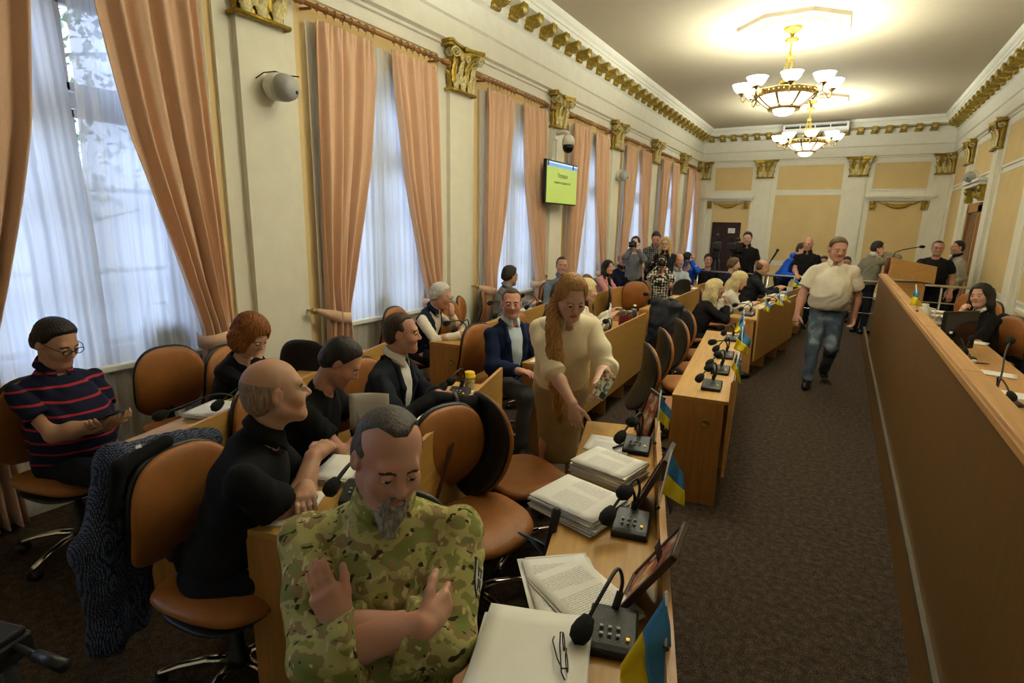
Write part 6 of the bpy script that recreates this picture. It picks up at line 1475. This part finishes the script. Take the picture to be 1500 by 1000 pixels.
person('man in an olive grey jacket holding a phone to his ear, back to the camera', .46, 11.85, 40, 'stand', s=.98, lean=8, head=(-12, -10, 0), look=dict(skin='ruddy', hair='short', hairc='dark', hairt=.012), top=('jacket', 'grey_jacket', 'white_shirt'), q=2, arms=(dict(face=(.11, .03, -.10), n=(-1, 0, .2), dir=(-.1, .1, 1), curl=1.0, pole=(.7, .5, -.6)), dict(l=(.2, .2, 1.0))))
person('broad man with beard and glasses in a black t-shirt behind the lectern', 1.42, 11.95, -98, 'stand', s=1.0, fat=1.2, belly=.08, head=(10, -4, 0), look=dict(skin='ruddy', hair='crop', hairc='dark', hairt=.004, stubble=1, glasses=1, wide=1.08, jowl=1), top=('tee', 'black_cloth'), q=2, shw=1.12, armw=1.15, arms=(dict(w=(1.16, 11.50, 1.05), curl=.8, pole=(.8, -.6, 0)), dict(l=(.28, .02, .84))))
person('dark haired man in a beige jacket standing by the side wall in profile', 1.82, 12.75, 196, 'stand', s=1.0, head=(6, 0, 0), look=dict(skin='tan', hair='short', hairc='dark', hairt=.006, stubble=1), top=('jacket', 'beige_jacket', 'black_cloth'), q=2, arms=(dict(l=(.2, .1, .86)), dict(l=(.2, .1, .86))))
person('dark haired woman in black with a white collar sitting at the bench', 1.48, 7.76, 208, s=1.0, lean=10, head=(28, -2, 8), look=dict(fem=1, skin='fair', hair='long', hairc='dark', hairlen=.24, front_fall=0), top=('jacket', 'black_cloth', 'white_shirt'), q=1, arms=(dict(l=(-.02, .32, .98), n=(-.3, -.8, .2), dir=(-.3, 0, 1), curl=1.1, pole=(.5, .3, -.8)), dict(l=(.1, .42, .80))))
# --- press at the far windows
person('woman photographer in grey raising a camera by the far windows', -3.30, 9.95, -75, 'stand', s=.97, head=(-4, -2, 0), look=dict(fem=1, skin='pale', hair='tied', hairc='dark'), top=('sweater', 'pale_grey_top'), q=3, arms=(dict(l=(.03, .25, 1.52), n=(-.8, 0, .2), dir=(-.6, .4, .6), curl=.9, pole=(.6, .1, -.8)), dict(l=(.05, .25, 1.50), n=(-.8, 0, .2), dir=(-.6, .4, .6), curl=.9, pole=(.6, .1, -.8))))
person('man in a checked shirt standing and looking down at his camera', -3.22, 10.95, -72, 'stand', s=1.03, lean=6, head=(0, -26, 0), look=dict(skin='ruddy', hair='short', hairc='dark'), top=('shirt', CHECK), q=3, arms=(dict(l=(.04, .3, 1.12), curl=.9), dict(l=(.04, .3, 1.10), curl=.9)))
person('woman with long blonde hair and glasses in a dark jacket among the press', -2.86, 10.42, -80, 'stand', s=.97, lean=6, head=(-4, -4, 0), look=dict(fem=1, skin='fair', hair='long', hairc='blonde', hairlen=.24, glasses=1), top=('jacket', 'black_leather_jacket', 'black_cloth'), q=3, arms=(dict(l=(.05, .28, 1.1)), dict(l=(.05, .28, 1.1))))
person('woman in a black and white patterned top holding a camera to her face', -2.74, 9.75, -70, s=1.04, lean=4, head=(0, 0, 0), look=dict(fem=1, skin='fair', hair='tied', hairc='dark'), top=('sweater', BWPAT), q=3, arms=(dict(l=(.04, .25, 1.14), n=(-.8, 0, .2), curl=.9, pole=(.6, .1, -.8)), dict(l=(.04, .25, 1.12), n=(-.8, 0, .2), curl=.9, pole=(.6, .1, -.8))))
person('photographer in a blue top crouching behind a camera at the far window', -2.74, 11.6, -70, s=1.04, lean=10, head=(-4, 0, 0), look=dict(skin='pale', hair='short', hairc='dark', hairt=.016), top=('sweater', 'royal_blue_jacket'), q=3, arms=(dict(l=(.03, .27, 1.16), n=(-.8, 0, .2), curl=.9, pole=(.6, .1, -.8)), dict(l=(.04, .27, 1.16), n=(-.8, 0, .2), curl=.9, pole=(.6, .1, -.8))))
person('young man with dark hair seated beside the video camera', -2.36, 11.9, -75, s=1.0, head=(0, -4, 0), look=dict(skin='ruddy', hair='short', hairc='dark', hairt=.013), top=('tee', 'black_cloth'), q=3)
# ---------------------------------------------------------------- things people hold
def hand_phone(x, y, z, rz, rx, ry, label, mt=None, name='mobile_phone'):
    e = empty(name, (x, y, z), 0, label, 'phone'); e.rotation_euler = (R(rx), R(ry), R(rz))
    MB().box((0, 0, 0), (.074, .152, .009)).build('casing', mt or BLACKP, e, bevel=.003); MB().box((0, 0, .0052), (.068, .144, .001)).build('display', plain('phone_glass', (.02, .02, .025), .1), e)
    if mt: m = MB(); m.box((.018, .055, -.0058), (.03, .032, .003)); m.build('camera_block', BLACKP, e)
    return e
def _stick():
    m, nt, b = nodes_of('sticker_case'); v = nt.nodes.new('ShaderNodeTexVoronoi'); v.inputs['Scale'].default_value = 75; nt.links.new(coord(nt), v.inputs['Vector'])
    sx = nt.nodes.new('ShaderNodeSeparateColor'); nt.links.new(v.outputs['Color'], sx.inputs[0])
    nt.links.new(ramp(nt, sx.outputs[0], [(0, (.62, .42, .05)), (.22, (.65, .62, .55)), (.45, (.08, .07, .06)), (.58, (.55, .16, .06)), (.72, (.70, .66, .5)), (.88, (.10, .28, .32))], True), b.inputs['Base Color']); b.inputs['Roughness'].default_value = .35; return m
STICK = _stick()
hand_phone(-3.08, 1.20, .86, -60, 20, 0, 'black mobile phone in the striped man\'s hands')
hand_phone(-.95, 2.52, 1.06, 35, -115, 35, 'mobile phone in a colourful sticker case, held by the standing woman', STICK)
def photo_camera(x, y, z, rz, label):
    e = empty('photo_camera', (x, y, z), R(rz), label, 'camera', 'cameras held by the press'); m = MB(); m.box((0, 0, 0), (.14, .06, .1)); m.box((0, 0, .06), (.06, .05, .03)); m.build('body', BLACKP, e, bevel=.008)
    m = MB(); m.tube([(0, -.03, 0), (0, -.13, 0), (0, -.17, 0)], [.035, .035, .042], 14); m.build('lens', BLACKP, e); return e
photo_camera(-3.26, 9.68, 1.53, 10, 'black camera of the woman photographer in grey'); photo_camera(-3.12, 10.62, 1.14, 15, 'camera held low by the man in a checked shirt'); photo_camera(-2.66, 9.48, 1.24, 18, 'camera covering the face of the woman in a patterned top'); photo_camera(-2.66, 11.28, 1.27, 15, 'black camera of the photographer in blue')
